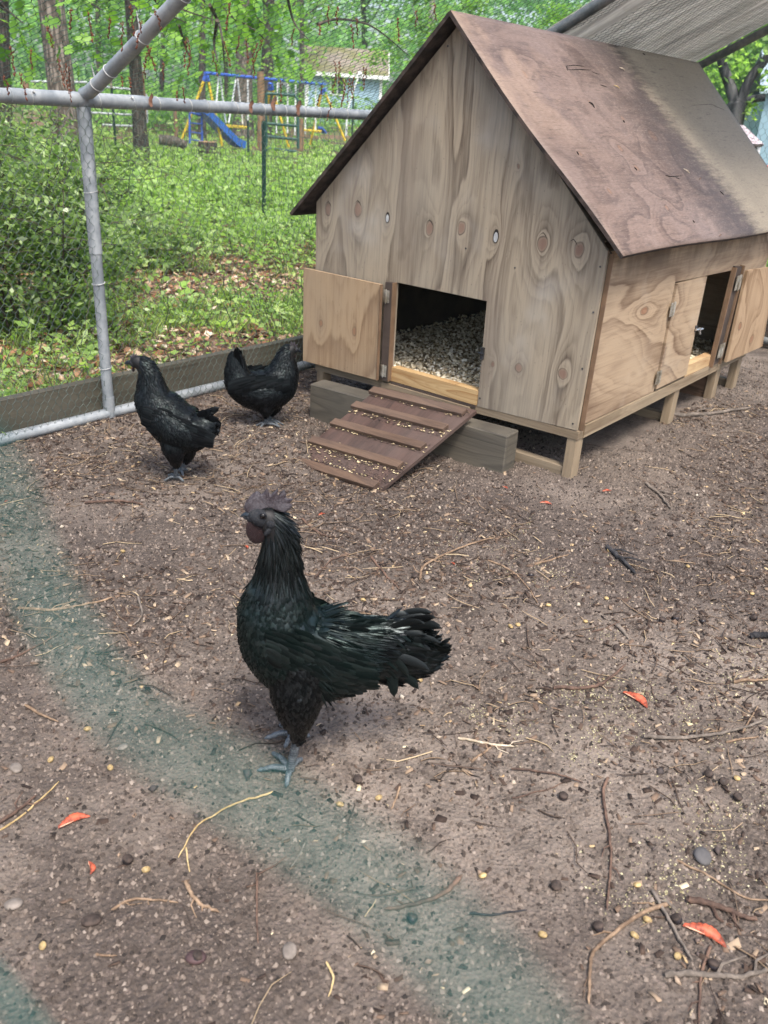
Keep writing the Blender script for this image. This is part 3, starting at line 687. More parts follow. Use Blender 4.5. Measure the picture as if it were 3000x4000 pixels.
# ================================================================== SCATTER ON THE DIRT
def lumps(n, fx, fy, smin, smax, flat=.6, sink=.3, k=2.2, zf=dirt_z):
    """irregular octahedra"""
    x, y = fx(n), fy(n); s_ = smin+(smax-smin)*rng.random(n)**k
    base = np.array([(1, 0, 0), (0, 1, 0), (-1, 0, 0), (0, -1, 0), (0, 0, 1), (0, 0, -1)], float)
    V = base[None]*(.6+.8*rng.random((n, 6, 1)))*s_[:, None, None]*.5
    V[:, :, 0] *= (.7+.9*rng.random(n))[:, None]; V[:, :, 2] *= flat
    if smax < .011: V[:, :4, 2] -= .35*s_[:, None]; sink = .12
    a = rng.random(n)*2*PI; ca, sa = np.cos(a)[:, None], np.sin(a)[:, None]
    X = V[:, :, 0]*ca-V[:, :, 1]*sa; Y = V[:, :, 0]*sa+V[:, :, 1]*ca
    tl = rng.normal(0, .35, n)[:, None]; Z = V[:, :, 2]+X*tl
    P = np.stack([X+x[:, None], Y+y[:, None], Z+(zf(x, y)+s_*.5*flat*(1-sink*2))[:, None]], -1).reshape(-1, 3)
    f = np.array([(0, 1, 4), (1, 2, 4), (2, 3, 4), (3, 0, 4), (1, 0, 5), (2, 1, 5), (3, 2, 5), (0, 3, 5)])
    if smax < .011: f = f[:4]
    return P, (f[None]+np.arange(n)[:, None, None]*6).reshape(-1, 3), np.repeat(rng.random(n), 6)
def sample_xy(n, dens=None, far=.45):
    """points over the dirt in view, thinning with distance; rejected against a density field"""
    out = []
    while sum(len(o) for o in out) < n:
        r = .36+4.6*rng.random(4*n)**(1/(2*far+.9)); a = rng.uniform(-1, 1.25, 4*n)*(.53+.37*np.exp(-(r-.36)*1.6))
        fx = -math.sin(YAW); fy = math.cos(YAW)
        dx = math.cos(YAW)*np.sin(a)*r*1+fx*np.cos(a)*r; dy = math.sin(YAW)*np.sin(a)*r+fy*np.cos(a)*r
        x, y = CAM[0]+dx, CAM[1]+dy
        m = (x > -1.5) & (x < 2.4) & (y < 3.0) & (y > -2.9) & ~((x > -1.17) & (x < -.03) & (y > .35) & (y < 1.5))
        if dens is not None: m &= rng.random(len(x)) < dens(x, y)
        out.append(np.stack([x[m], y[m]], 1))
    return np.concatenate(out)[:n]
def scat(name, n, size, stops, fn, dens=None, rough=.85, tseed=None, far=.45, **k):
    P = sample_xy(n, dens, far); V, Fq, T = fn(P, **k)
    me = npmesh(name, V, Fq, T); o = link(name, me, tint_mat(name, stops, rough)); return tag(o, kind='stuff')
def litter_d(x, y):        # bare patches in the middle, litter round the edges and by the coop
    b = fbm(x*1.9+4, y*1.9, 3, 77)
    edge = np.maximum(sstep(-.75, -1.3, x), np.exp(-(np.abs(y+.75)/.35)**2)*sstep(.6, -.2, x))
    edge = np.maximum(edge, .95*sstep(.0, .8, x)*sstep(-1.6, -.7, y))
    edge = np.maximum(edge, .85*sstep(.95, 1.12, x)*sstep(-2.2, -1.8, y))
    return np.clip((edge*1.0+.07+.9*sstep(.44, .60, b))*(1-.8*np.exp(-((x-.30)/.4)**2-((y+1.55)/.3)**2)), 0, 1)
def fl(P, lo, hi, flat=.6, k=2.2, sink=.3): return lumps(len(P), lambda n: P[:, 0], lambda n: P[:, 1], lo, hi, flat, sink, k)
scat('soil_crumbs', 135000, 0, [(0, (.020, .016, .014)), (.35, (.066, .051, .042)), (.7, (.145, .115, .095)), (.97, (.21, .172, .143)), (1, (.27, .225, .19))], fl, lo=.0022, hi=.010, flat=.75, k=2.0, far=.25)
def chipf(P, lo, hi, flat=.25, asp=.4):
    n = len(P); s_ = lo+(hi-lo)*rng.random(n)**2; a = rng.random(n)*2*PI
    base = np.array([(-1, -1, -1), (1, -.7, -1), (1, 1, -1), (-.8, 1, -1), (-1, -1, 1), (1, -.7, 1), (1, 1, 1), (-.8, 1, 1)], float)
    V = base[None]*(.75+.4*rng.random((n, 8, 1)))*s_[:, None, None]*.5
    V[:, :, 1] *= (asp*(.5+rng.random(n)))[:, None]; V[:, :, 2] *= flat*.4
    t1 = rng.normal(0, .22, n)[:, None]; t2 = rng.normal(0, .4, n)[:, None]
    V[:, :, 2] += V[:, :, 0]*t1+V[:, :, 1]*t2
    ca, sa = np.cos(a)[:, None], np.sin(a)[:, None]
    X = V[:, :, 0]*ca-V[:, :, 1]*sa+P[:, :1]; Y = V[:, :, 0]*sa+V[:, :, 1]*ca+P[:, 1:]
    Z = V[:, :, 2]+(dirt_z(P[:, 0], P[:, 1])+.0015+s_*.10*rng.random(n))[:, None]
    f = np.array([(4, 5, 6, 7), (0, 1, 5, 4), (1, 2, 6, 5), (2, 3, 7, 6), (3, 0, 4, 7)])
    return np.stack([X, Y, Z], -1).reshape(-1, 3), (f[None]+np.arange(n)[:, None, None]*8).reshape(-1, 4), np.repeat(rng.random(n), 8)
scat('bark_litter', 32000, 0, [(0, (.024, .016, .013)), (.5, (.070, .046, .034)), (.82, (.16, .108, .076)), (.93, (.30, .22, .15)), (1, (.44, .35, .24))], chipf, litter_d, lo=.003, hi=.021, far=.5)
scat('pale_chips', 1100, 0, [(0, (.30, .20, .11)), (.5, (.48, .36, .20)), (1, (.62, .54, .38))], chipf, litter_d, lo=.003, hi=.014, far=.4, asp=.5)
# yellowish feed crumbs in two patches
for cx_, cy_, sx_, sy_, n_ in [(*PL(2300, 2790, 2, 0)[:2], .10, .14, 800), (*PL(2720, 3330, 2, 0)[:2], .05, .09, 550), (*PL(2050, 2190, 2, 0)[:2], .14, .10, 350), (*PL(2950, 2700, 2, 0)[:2], .07, .16, 350)]:
    cl_ = rng.normal(0, 1, (26, 2))*[sx_, sy_]; idx = rng.integers(0, 26, n_)
    n_ = int(n_*1.5); idx = rng.integers(0, 26, n_); P_ = np.array([cx_, cy_])+cl_[idx]+rng.normal(0, 1, (n_, 2))*np.where(rng.random((n_, 1)) < .5, .012, .035)
    V, Fq, T = lumps(n_, lambda n: P_[:, 0], lambda n: P_[:, 1], .002, .0055, .5, .3, 1.5)
    tag(link('feed_crumbs', npmesh('feed_crumbs', V, Fq, T), tint_mat('feed', [(0, (.17, .145, .08)), (.6, (.33, .30, .17)), (1, (.48, .45, .30))])), kind='stuff')
# fine twigs and straw as litter
def stickf(P, lo, hi, r0):
    n = len(P); L = lo+(hi-lo)*rng.random(n)**1.6; a = rng.random(n)*2*PI; k = 4; segs = []
    pts = np.zeros((n, k, 3)); cur = P.copy(); ang = a.copy()
    for i in range(k):
        pts[:, i, :2] = cur; ang = ang+rng.normal(0, .28, n); cur = cur+np.stack([np.cos(ang), np.sin(ang)], 1)*(L/(k-1))[:, None]
    pts[:, :, 2] = dirt_z(pts[:, :, 0], pts[:, :, 1])+.003+rng.random((n, 1))*.004
    r = r0*(.5+rng.random(n)); V = []
    for i in range(k):
        for q in range(3):
            t = 2*PI*q/3; off = np.stack([-np.sin(a)*math.cos(t)*r, np.cos(a)*math.cos(t)*r, math.sin(t)*r], 1); V.append(pts[:, i]+off*(1-.6*(i == k-1)))
    V = np.stack(V, 1).reshape(-1, 3); f = [(i*3+q, i*3+(q+1) % 3, (i+1)*3+(q+1) % 3, (i+1)*3+q) for i in range(k-1) for q in range(3)]
    return V, (np.array(f)[None]+np.arange(n)[:, None, None]*3*k).reshape(-1, 4), np.repeat(rng.random(n), 3*k)
scat('twig_litter', 4600, 0, [(0, (.035, .025, .02)), (.55, (.10, .068, .05)), (.85, (.24, .17, .11)), (1, (.45, .35, .22))], stickf, lambda x, y: litter_d(x, y)**1.3, lo=.015, hi=.11, r0=.0012, far=.5)
scat('small_stones', 420, 0, [(0, (.04, .035, .035)), (.5, (.12, .09, .08)), (.85, (.28, .20, .14)), (1, (.48, .42, .34))], fl, lo=.006, hi=.017, flat=.8, k=1.6, far=.3, sink=.2)

# ---------------------------------------------------------------- sticks one can tell apart
def stick_mat(name, a, b):
    M = Mt(name); M.xyz(); n1 = M.noise(M.vec, 60, 3, .7); n2 = M.noise(M.vec, 14, 2, .6)
    M.set(col=M.mix((n1*.6+n2*.5).ss(.4, .75), a, b), rough=.8, spec=.3); M.bump(n1, .6, .003); return M.m
SM = {'tan': stick_mat('tan_stick', (.12, .078, .05), (.33, .23, .15)), 'brown': stick_mat('brown_stick', (.055, .034, .026), (.17, .105, .075)),
      'char': stick_mat('charred_stick', (.012, .012, .014), (.05, .048, .05)), 'grey': stick_mat('grey_stick', (.085, .07, .058), (.21, .175, .145)),
      'pale': stick_mat('pale_stick', (.30, .24, .17), (.62, .54, .42)), 'straw': stick_mat('straw_stick', (.33, .23, .10), (.60, .46, .24))}
STICKS = [
 ([(2370, 2130), (2425, 2180), (2480, 2240)], 11, 'char', 'short thick charred stick between rooster and right edge'),
 ([(72, 2378), (200, 2385), (330, 2365), (440, 2333)], 7, 'tan', 'tan forked stick on the dirt left of the rooster'),
 ([(1642, 2258), (1650, 2215), (1700, 2180), (1810, 2130), (1935, 2093)], 6, 'tan', 'long tan hooked stick behind the rooster neck'),
 ([(1450, 2160), (1485, 2210), (1560, 2290)], 6, 'brown', 'brown stick pointing down right beside the rooster neck'),
 ([(1907, 2181), (1988, 2217), (2060, 2280), (2106, 2343)], 4.5, 'tan', 'thin bent tan stick in the middle of the bare dirt'),
 ([(2088, 2199), (2223, 2157)], 5, 'tan', 'small straight tan stick left of the charred stick'),
 ([(2160, 2687), (2314, 2680), (2390, 2640), (2445, 2592)], 8, 'brown', 'curved brown stick above the red shell piece'),
 ([(2314, 2461), (2380, 2440), (2422, 2418)], 4, 'brown', 'tiny dark stick touching a stubby grey one'),
 ([(2409, 2434), (2458, 2484)], 9, 'grey', 'stubby grey stick right of the rooster tail'),
 ([(1789, 2891), (1900, 2905), (2024, 2918)], 6, 'pale', 'bleached white straight stick right of the rooster feet'),
 ([(1843, 2972), (1900, 2930), (1934, 2902)], 6, 'tan', 'short brown stick crossing under the bleached one'),
 ([(2512, 2881), (2675, 2884), (2838, 2859), (2992, 2820)], 8, 'grey', 'long grey stick lying level near the right edge'),
 ([(2838, 2890), (2964, 2876)], 5, 'tan', 'small tan stick just under the long level grey one'),
 ([(2865, 2669), (3010, 2662)], 7, 'tan', 'tan stick cut by the right edge above the long grey one'),
 ([(2935, 2486), (3010, 2493)], 15, 'char', 'thick black charred stick at the right edge'),
 ([(2372, 3045), (2354, 3117), (2381, 3271), (2386, 3380), (2368, 3560)], 7, 'brown', 'long upright reddish brown stick in the lower right'),
 ([(2621, 3524), (2494, 3578), (2332, 3705), (2304, 3795), (2300, 3922)], 9, 'tan', 'long bent tan stick curving down at lower right'),
 ([(2549, 3474), (2603, 3578), (2702, 3759)], 8, 'grey', 'grey stick crossing the top of the long bent one'),
 ([(2594, 3818), (2765, 3814), (2865, 3824), (3010, 3795)], 12, 'grey', 'thick grey knobbly stick at the bottom right corner'),
 ([(2774, 3696), (2738, 3814), (2729, 4000)], 7, 'brown', 'dark stick running down over the thick knobbly one'),
 ([(2684, 3515), (2793, 3542), (2883, 3578), (2955, 3605)], 13, 'brown', 'thick dark stick above the red shell at lower right'),
 ([(2643, 3357), (2765, 3425), (2901, 3506), (3010, 3522)], 5, 'tan', 'thin tan stick slanting to the right edge'),
 ([(1798, 3425), (1726, 3488), (1617, 3533), (1500, 3551)], 11, 'brown', 'curved brown stick at the bottom under the wire blur'),
 ([(1834, 3565), (1940, 3570), (2060, 3551)], 5, 'char', 'thin black twig right of the curved brown stick'),
 ([(1997, 3004), (2150, 3030), (2277, 3063)], 5, 'brown', 'thin dark stick above the long upright one'),
 ([(1563, 3068), (1527, 3163)], 5, 'tan', 'tiny brown stick right of the rooster feet'),
 ([(1067, 3089), (904, 3148), (773, 3225), (696, 3347)], 4.5, 'straw', 'long golden straw stem bent below the rooster feet'),
 ([(727, 3305), (741, 3397)], 3.5, 'straw', 'short golden straw hanging off the bent stem'),
 ([(723, 3437), (768, 3514), (854, 3555)], 9, 'tan', 'tan knuckle shaped stick at lower left'),
 ([(434, 3550), (533, 3505), (696, 3523)], 6, 'tan', 'thin rooty tan stick left of the knuckle shaped one'),
 ([(1003, 3406), (1003, 3568), (1008, 3686)], 5, 'brown', 'thin upright dark stick below the rooster'),
 ([(0, 3216), (70, 3165), (145, 3107)], 8, 'brown', 'thick brown stick at the left edge beside a straw'),
 ([(0, 3248), (120, 3150), (230, 3049)], 4, 'straw', 'golden straw slanting up from the left edge'),
 ([(1193, 3288), (1139, 3379)], 4, 'grey', 'faint grey stick seen through the wire blur'),
 ([(1003, 3415), (1121, 3342)], 4, 'brown', 'thin stick meeting the top of the upright dark one'),
 ([(1275, 3758), (1302, 3817), (1284, 3889)], 5, 'straw', 'small bent straw piece at the bottom centre'),
 ([(371, 3727), (457, 3729)], 5, 'tan', 'little level tan stick at lower left'),
 ([(0, 2590), (100, 2545), (240, 2470)], 6, 'brown', 'dark stick reaching in from the left edge'),
 ([(100, 2757), (226, 2822)], 6, 'tan', 'short tan stick near the pale stones at left'),
 ([(2629, 1621), (2743, 1625), (2933, 1600)], 9, 'grey', 'long grey stick on the dirt beside the coop legs'),
 ([(2522, 1880), (2570, 1920), (2622, 1990)], 7, 'grey', 'grey stick right of the front coop leg'),
 ([(2000, 3115), (2120, 3090), (2200, 3060)], 3.5, 'brown', 'fine dark twig beside the dark round nut'),
 ([(540, 2330), (555, 2400), (520, 2440)], 5, 'grey', 'grey curved twig left of the rooster breast'),
 ([(2900, 2860), (2960, 2760)], 4, 'tan', 'thin tan twig leaning over the level grey stick'),
 ([(1230, 2250), (1290, 2180), (1370, 2150)], 4, 'brown', 'small dark twig just behind the rooster neck'),
 ([(330, 1965), (480, 1958), (560, 1972)], 6, 'brown', 'dark damp stick in front of the left hen'),
 ([(1060, 2060), (1180, 2040), (1330, 2020)], 5, 'grey', 'grey twig between rooster comb and ramp'),
 ([(1180, 2010), (1240, 2060), (1300, 2090)], 5, 'brown', 'small curved brown twig right of the rooster comb'),
]
for pts, wpx, mk, lab in STICKS:
    P = []
    for (px, py) in pts:
        g = PL(px, py, 2, .004); P.append(g)
    P = polyline(P, 7)
    dist = np.linalg.norm(P[len(P)//2]-CAM); r = wpx*2.0/F_PX*dist*.5*.95
    o = root('stick', tuple(P[0]), lab, 'stick', 'sticks lying on the dirt'); bpy.data.objects.remove(o)
    nn = len(P); lift = rng.uniform(0, .004)
    Q = [np.array((p[0], p[1], float(dirt_z(p[0], p[1]))+r*.75+lift))+rng.normal(0, r*.14, 3) for p in P]
    o0 = Q[0].copy()
    rad = [r*(1-.45*i/nn)*(1+.12*math.sin(i*2.3+wpx)) for i in range(nn)]; rad[0] *= .8; rad[-1] *= .5
    m = MB().tube([q-o0 for q in Q], rad, 7)
    if wpx > 5 and mk != 'straw' and len(pts) > 2:         # a side spur or two
        for _ in range(2):
            i = int(rng.integers(2, nn-2)); dq = Q[i+1]-Q[i-1]; dq /= np.linalg.norm(dq); sd = np.array((-dq[1], dq[0], .2))*rng.choice([-1, 1])
            m.tube([Q[i]-o0, Q[i]-o0+(dq*.6+sd)*r*3.2, Q[i]-o0+(dq*1.6+sd)*r*5.5], [r*.5, r*.4, r*.15], 5)
    o = m.build('stick', SM[mk], None, True); o.location = tuple(o0); tag(o, lab, 'stick', 'sticks lying on the dirt')

for p_, mt_, lab in BITS:
    dv = np.array((random.uniform(-.3, .5), .5, random.uniform(-.4, .2))); dv -= NR2*(dv@NR2); dv *= .017/np.linalg.norm(dv); o = MB().tube([-dv, dv*.1+NR2*.002, dv], [.001, .0024, .0008], 5).build('roof_debris', SM[mt_], None, True); o.location = tuple(p_); tag(o, lab, 'debris', 'bits lying on the coop roof')
# crayfish shell scraps
SH = flat_mat('red_shell', (.42, .085, .04), .55, 0, .4, 70, bump=.5); SHW = flat_mat('shell_inside', (.70, .42, .28), .5, 0, .2, 60)
for (px, py, L, ang, lab) in [(2476, 2735, .060, -1.05, 'bright red curved crayfish shell on the dirt right of the rooster'), (2748, 3658, .062, -.72, 'orange red pointed crayfish shell at lower right among sticks'),
    (345, 3385, .026, -1.3, 'small bright red shell scrap at lower left'), (2132, 1962, .036, -.35, 'pale orange shell scrap in front of the coop corner'), (1972, 1898, .022, -1.0, 'little red shell scrap below the timber end'),
    (2372, 1915, .032, .15, 'thin red shell scrap in front of the coop leg'), (28, 1962, .016, 1.2, 'tiny orange shell scrap at the left edge'), (1258, 1992, .024, .6, 'orange shell scrap behind the rooster comb'),
    (957, 2126, .022, -1.1, 'orange scrap just in front of the rooster wattle'), (1768, 2190, .016, -1.1, 'small pink shell scrap beside the hooked stick'), (290, 3215, .05, .45, 'dull dark red shell lump at left under the blur')]:
    g = PL(px, py, 2, .006); z = float(dirt_z(g[0], g[1]))
    o = root('crayfish_shell', (g[0], g[1], z+.004), lab, 'shell scrap', 'crayfish shell scraps on the dirt', YAW+ang)
    m = MB(); n1 = 9
    for i in range(n1-1):                                     # overlapping curled segments
        t0, t1 = i/(n1-1), (i+1)/(n1-1); w0 = math.sin(PI*(t0*.85+.10))*L*.16; w1 = math.sin(PI*(t1*.85+.10))*L*.16
        y0, y1 = L*.26*math.sin(t0*2.6), L*.26*math.sin(t1*2.6); V = []
        for (t, ww, yy) in ((t0, w0*1.12, y0), (t1+.02, w1, y1)):
            for q in range(6):
                a = PI*q/5; V.append(((t-.5)*L, yy+math.cos(a)*ww, math.sin(a)*ww*.8))
        m.add(V, [(q, q+1, 7+q, 6+q) for q in range(5)])
    b = m.build('shell', SH, o, True)
    m = MB().tube([(-L*.5, -L*.03, .001), (-L*.30, 0, L*.03), (0, L*.1, L*.02)], [L*.008, L*.022, L*.012], 6); m.build('flesh', SHW, o, True)

# dark round nuts and yellow kernels
NUT = flat_mat('dark_nut', (.022, .018, .02), .35, 0, .3, 40); NUTC = flat_mat('nut_cap', (.05, .035, .028), .8, 0, .3, 80)
KER = flat_mat('yellow_kernel', (.46, .33, .15), .55, 0, .3, 60); PEB = flat_mat('pale_pebble', (.20, .17, .145), .7, 0, .2, 40)
def ball(name, mat, r, sc, par=None, seg=10):
    bm = bmesh.new(); bmesh.ops.create_uvsphere(bm, u_segments=seg, v_segments=seg//2+2, radius=r)
    for v in bm.verts: v.co = Vector((v.co.x*sc[0], v.co.y*sc[1], v.co.z*sc[2]))*(1+random.uniform(-.04, .04))
    me = bpy.data.meshes.new(name); bm.to_mesh(me); bm.free(); return link(name, me, mat, par, True)
def nut():
    t = root('nut', (0, 0, 0), 'dark round nut lying loose on the dirt', 'nut', 'dark nuts on the dirt')
    ball('shell', NUT, .0085, (1, 1, .95), t); o = ball('cap', NUTC, .0090, (1, 1, .5), t); o.location = (0, 0, .0035); return t
def dup(rt, loc, rz, lab=None):
    r = rt.copy(); COL.objects.link(r); r.location = loc; r.rotation_euler = (random.uniform(-.6, .6), random.uniform(-.6, .6), rz)
    if lab: r['label'] = lab
    for c in rt.children:
        d = c.copy(); COL.objects.link(d); d.parent = r
    return r
n0 = nut(); first = True
for (px, py) in [(2200, 3112), (2172, 3462), (2337, 3622), (2645, 3588), (2588, 2418), (2641, 2412), (2825, 3052), (2410, 2528), (2770, 3022), (2745, 2425), (2880, 3115), (1397, 3042), (497, 3355), (2945, 2415), (2620, 2085), (1620, 2245), (2075, 2240), (770, 3745), (1610, 3590), (2785, 3778)]:
    g = PL(px, py, 2, .006); p = (g[0], g[1], float(dirt_z(g[0], g[1]))+.005)
    if first: n0.location = p; first = False
    else: dup(n0, p, random.random()*6)
kr = ball('kernel', KER, .0055, (1.35, .95, .75)); tag(kr, 'yellow corn kernel lying on the dirt', 'kernel', 'yellow kernels scattered on the dirt'); first = True
for (px, py) in [(1886, 3415), (2492, 3446), (2120, 3648), (2530, 3588), (2479, 3651), (2646, 3738), (1480, 3108), (1328, 3135), (342, 2846), (430, 2995), (197, 2958), (290, 3185), (2880, 3038), (2145, 2345), (1640, 2650), (2370, 2330), (2940, 2310), (2690, 2200), (1995, 2440), (2025, 2430), (1240, 2420), (570, 3390), (165, 3685), (1700, 2480), (2290, 2415), (1420, 2330), (480, 2150), (2380, 2140)]:
    g = PL(px, py, 2, .006); p = (g[0], g[1], float(dirt_z(g[0], g[1]))+.004)
    o = kr if first else kr.copy()
    if not first: COL.objects.link(o)
    o.location = p; o.rotation_euler = (random.uniform(-.4, .4), random.uniform(-.4, .4), random.random()*6); first = False
for (px, py, r, lab, mt) in [(1131, 3716, .0125, 'pale flat oval pebble at the bottom centre', PEB), (62, 2998, .012, 'rounded whitish pebble near the left edge', PEB), (1668, 2248, .010, 'beige pebble at the foot of the hooked stick', PEB),
    (2745, 3345, .017, 'grey wedge shaped stone at right', flat_mat('grey_stone', (.10, .095, .095), .8)), (480, 2915, .009, 'small grey beige pebble under the wire blur', PEB), (765, 3745, .013, 'dark purple brown stone at lower left', flat_mat('purple_stone', (.07, .04, .04), .6)),
    (52, 3525, .012, 'pale chalky lump at the lower left edge', PEB), (355, 3590, .013, 'dark brown clod right of the chalky lump', NUTC)]:
    g = PL(px, py, 2, .005); o = ball('pebble', mt, r, (1.15, .85, .5), None, 12); o.location = (g[0], g[1], float(dirt_z(g[0], g[1]))+r*.3); o.rotation_euler = (0, 0, random.random()*6)
    tag(o, lab, 'stone', 'stones on the dirt')
# shavings spilled on the ramp
def on_ramp(n):
    a = rng.random(n); b = rng.choice([.12, .32, .35, .55, .78, .80, .90, .98], n)-rng.random(n)**2*.10
    P = TL+(TR_-TL)*a[:, None]+(BL-TL)*b[:, None]+(BRr-BL-(TR_-TL))*(a*b)[:, None]+nr*.004
    return P
C_ = on_ramp(420); V, Fq = leaves(C_, .011, 1.5, .5)
tag(link('spilled_shavings', npmesh('spilled_shavings', V, Fq, np.repeat(rng.random(420)**.7, 4)), tint_mat('spilled', [(0, (.10, .07, .05)), (.4, (.40, .30, .17)), (1, (.66, .56, .34))])), kind='stuff')
C_ = on_ramp(1500); V, Fq = leaves(C_, .006, 1.2, .7)
tag(link('ramp_dirt', npmesh('ramp_dirt', V, Fq, np.repeat(rng.random(1500), 4)), tint_mat('rampdirt', [(0, (.03, .022, .018)), (1, (.12, .085, .065))])), kind='stuff')

# ================================================================== GRASS, LITTER AND WEEDS BEYOND THE RUN
def in_view(x, y, pad=.06, dmax=400, z=0.0):
    dx, dy = x-CAM[0], y-CAM[1]; c = RT[0]*dx+RT[1]*dy+RT[2]*(z-CAM[2]); f = FW[0]*dx+FW[1]*dy+FW[2]*(z-CAM[2])
    return (f > .3) & (np.abs(c/f) < .45+pad) & (np.hypot(dx, dy) < dmax)
def outside(n, r0, r1, p=1.0, cond=None, z=0.):
    out = []
    while sum(map(len, out)) < n:
        k = 4*n; r = r0+(r1-r0)*rng.random(k)**p; a = rng.uniform(-.62, .62, k)
        x = CAM[0]+(-math.sin(YAW)*np.cos(a)+math.cos(YAW)*np.sin(a))*r; y = CAM[1]+(math.cos(YAW)*np.cos(a)+math.sin(YAW)*np.sin(a))*r
        m = ((x < -1.60) | (y > 2.75)) & in_view(x, y, z=z)
        if cond is not None: m &= rng.random(k) < cond(x, y)
        out.append(np.stack([x[m], y[m]], 1))
    return np.concatenate(out)[:n]
def green_patch(x, y):       # grass patches against bare litter
    b = fbm(x*1.1+9, y*1.1, 3, 31); return np.clip(sstep(.47, .60, b)+.10, 0, 1)
def litter_patch(x, y): return np.clip(1.05-green_patch(x, y)*.7, 0, 1)
dist_ = lambda x, y: np.hypot(x-CAM[0], y-CAM[1])
# dead leaves
P_ = outside(15000, 2.3, 11, 1.0, litter_patch); Z_ = land_z(P_[:, 0], P_[:, 1])+.006+rng.random(len(P_))*.02
V, Fq = leaves(np.column_stack([P_, Z_]), .052, .9, .55)
tag(link('leaf_litter', npmesh('leaf_litter', V, Fq, np.repeat(rng.random(len(P_)), 4)), tint_mat('deadleaf', [(0, (.05, .028, .018)), (.3, (.17, .065, .03)), (.6, (.29, .16, .09)), (.85, (.42, .31, .22)), (1, (.62, .52, .42))], .55)), kind='stuff')
P_ = outside(14000, 2.3, 9, 1.0, litter_patch); Z_ = land_z(P_[:, 0], P_[:, 1])+.004+rng.random(len(P_))*.012
V, Fq = leaves(np.column_stack([P_, Z_]), .024, .7, .35)
tag(link('fine_litter', npmesh('fine_litter', V, Fq, np.repeat(rng.random(len(P_)), 4)), tint_mat('finelitter', [(0, (.04, .026, .02)), (.5, (.14, .09, .06)), (1, (.38, .29, .2))], .7)), kind='stuff')
GREENS = [(0, (.07, .11, .03)), (.35, (.15, .23, .06)), (.7, (.25, .35, .10)), (1, (.42, .50, .22))]
def blades(P, h, wd):
    n = len(P); z0 = land_z(P[:, 0], P[:, 1]); H = h*(.4+.9*rng.random(n)); a = rng.random(n)*2*PI; lean = H*(.3+.8*rng.random(n))
    dx, dy = np.cos(a), np.sin(a); sx, sy = -dy*wd*.5, dx*wd*.5; V = []
    for t, ww in ((0, 1.), (.4, .9), (.75, .6), (1., .06)):
        cx_ = P[:, 0]+dx*lean*t*t; cy_ = P[:, 1]+dy*lean*t*t; cz = z0+H*t*(1-.25*t)
        V += [np.stack([cx_-sx*ww, cy_-sy*ww, cz], 1), np.stack([cx_+sx*ww, cy_+sy*ww, cz], 1)]
    V = np.stack(V, 1).reshape(-1, 3); f = np.array([(0, 1, 3, 2), (2, 3, 5, 4), (4, 5, 7, 6)])
    return V, (f[None]+np.arange(n)[:, None, None]*8).reshape(-1, 4), np.repeat(rng.random(n), 8)
GR = tint_mat('grass', GREENS, .55, .35, 1.7)
P_ = outside(17000, 2.2, 8.5, 1.0, green_patch); V, Fq, T = blades(P_, .045, .0042)
tag(link('grass', npmesh('grass', V, Fq, T), GR), kind='stuff')
C0 = outside(260, 2.2, 9.5, 1.0, lambda x, y: green_patch(x, y)*.9+.1); idx = rng.integers(0, 260, 7000)
V, Fq, T = blades(C0[idx]+rng.normal(0, .045, (7000, 2)), .12, .0065); tag(link('grass', npmesh('grass', V, Fq, T), GR), kind='stuff')
# low clover-like weeds
P_ = outside(11000, 2.2, 9, 1.0, lambda x, y: green_patch(x, y)*.9+.05); Z_ = land_z(P_[:, 0], P_[:, 1])+.01+rng.random(len(P_))*.05
V, Fq = leaves(np.column_stack([P_, Z_]), .021, .8, .8)
tag(link('ground_cover', npmesh('ground_cover', V, Fq, np.repeat(rng.random(len(P_)), 4)), tint_mat('clover', [(0, (.07, .12, .03)), (.5, (.16, .28, .07)), (.9, (.28, .42, .14)), (1, (.48, .58, .36))], .5, .35, 1.6)), kind='stuff')
# taller weeds filling the middle distance: stems with leaves
def weeds(n, r0, r1, hmin, hmax, lsz, per, cond, name, stops, p=1.0):
    P = outside(n, r0, r1, p, cond); H = rng.uniform(hmin, hmax, n)*(.6+.8*fbm(P[:, 0]*.7, P[:, 1]*.7, 2, 91))
    z0 = land_z(P[:, 0], P[:, 1]); t = np.sqrt(rng.random((n, per)))
    off = rng.normal(0, 1, (n, per, 2))*(.06+.05*H[:, None, None])
    C = np.stack([P[:, :1]+off[..., 0], P[:, 1:]+off[..., 1], z0[:, None]+H[:, None]*t], -1).reshape(-1, 3)
    sz = np.repeat(lsz*(.6+.8*rng.random(n)), per)*(.7+.6*rng.random(n*per)); V, Fq = leaves(C, sz, .55, .55)
    tn = np.clip(np.repeat(rng.random(n)*.6, per)+rng.random(n*per)*.4, 0, 1)
    tag(link(name, npmesh(name, V, Fq, np.repeat(tn, 4)), tint_mat(name, stops, .5, .4, 1.7)), kind='stuff')
    k = min(n, 1500); A = np.column_stack([P[:k], z0[:k]]); B = A+np.column_stack([rng.normal(0, .05, (k, 2)), H[:k]])
    V, Fq = wires(A, B, np.full(k, .0025)); tag(link('weed_stems', npmesh('weed_stems', V, Fq), flat_mat('weed_stem', (.06, .09, .03), .7)), kind='stuff')
midc = lambda x, y: sstep(5.6, 7.8, dist_(x, y)+1.2*(fbm(x*.6, y*.6, 2, 3)-.4))
WST = [(0, (.06, .11, .03)), (.3, (.16, .27, .07)), (.7, (.28, .41, .14)), (.92, (.42, .53, .26)), (1, (.62, .68, .50))]
weeds(3000, 4.8, 11, .12, .42, .055, 14, midc, 'weeds', WST)
weeds(2000, 9, 15, .2, .6, .075, 14, lambda x, y: 1.0+0*x, 'weeds', WST)
weeds(2600, 15, 30, .06, .24, .09, 10, lambda x, y: 1.0+0*x, 'weeds', WST)
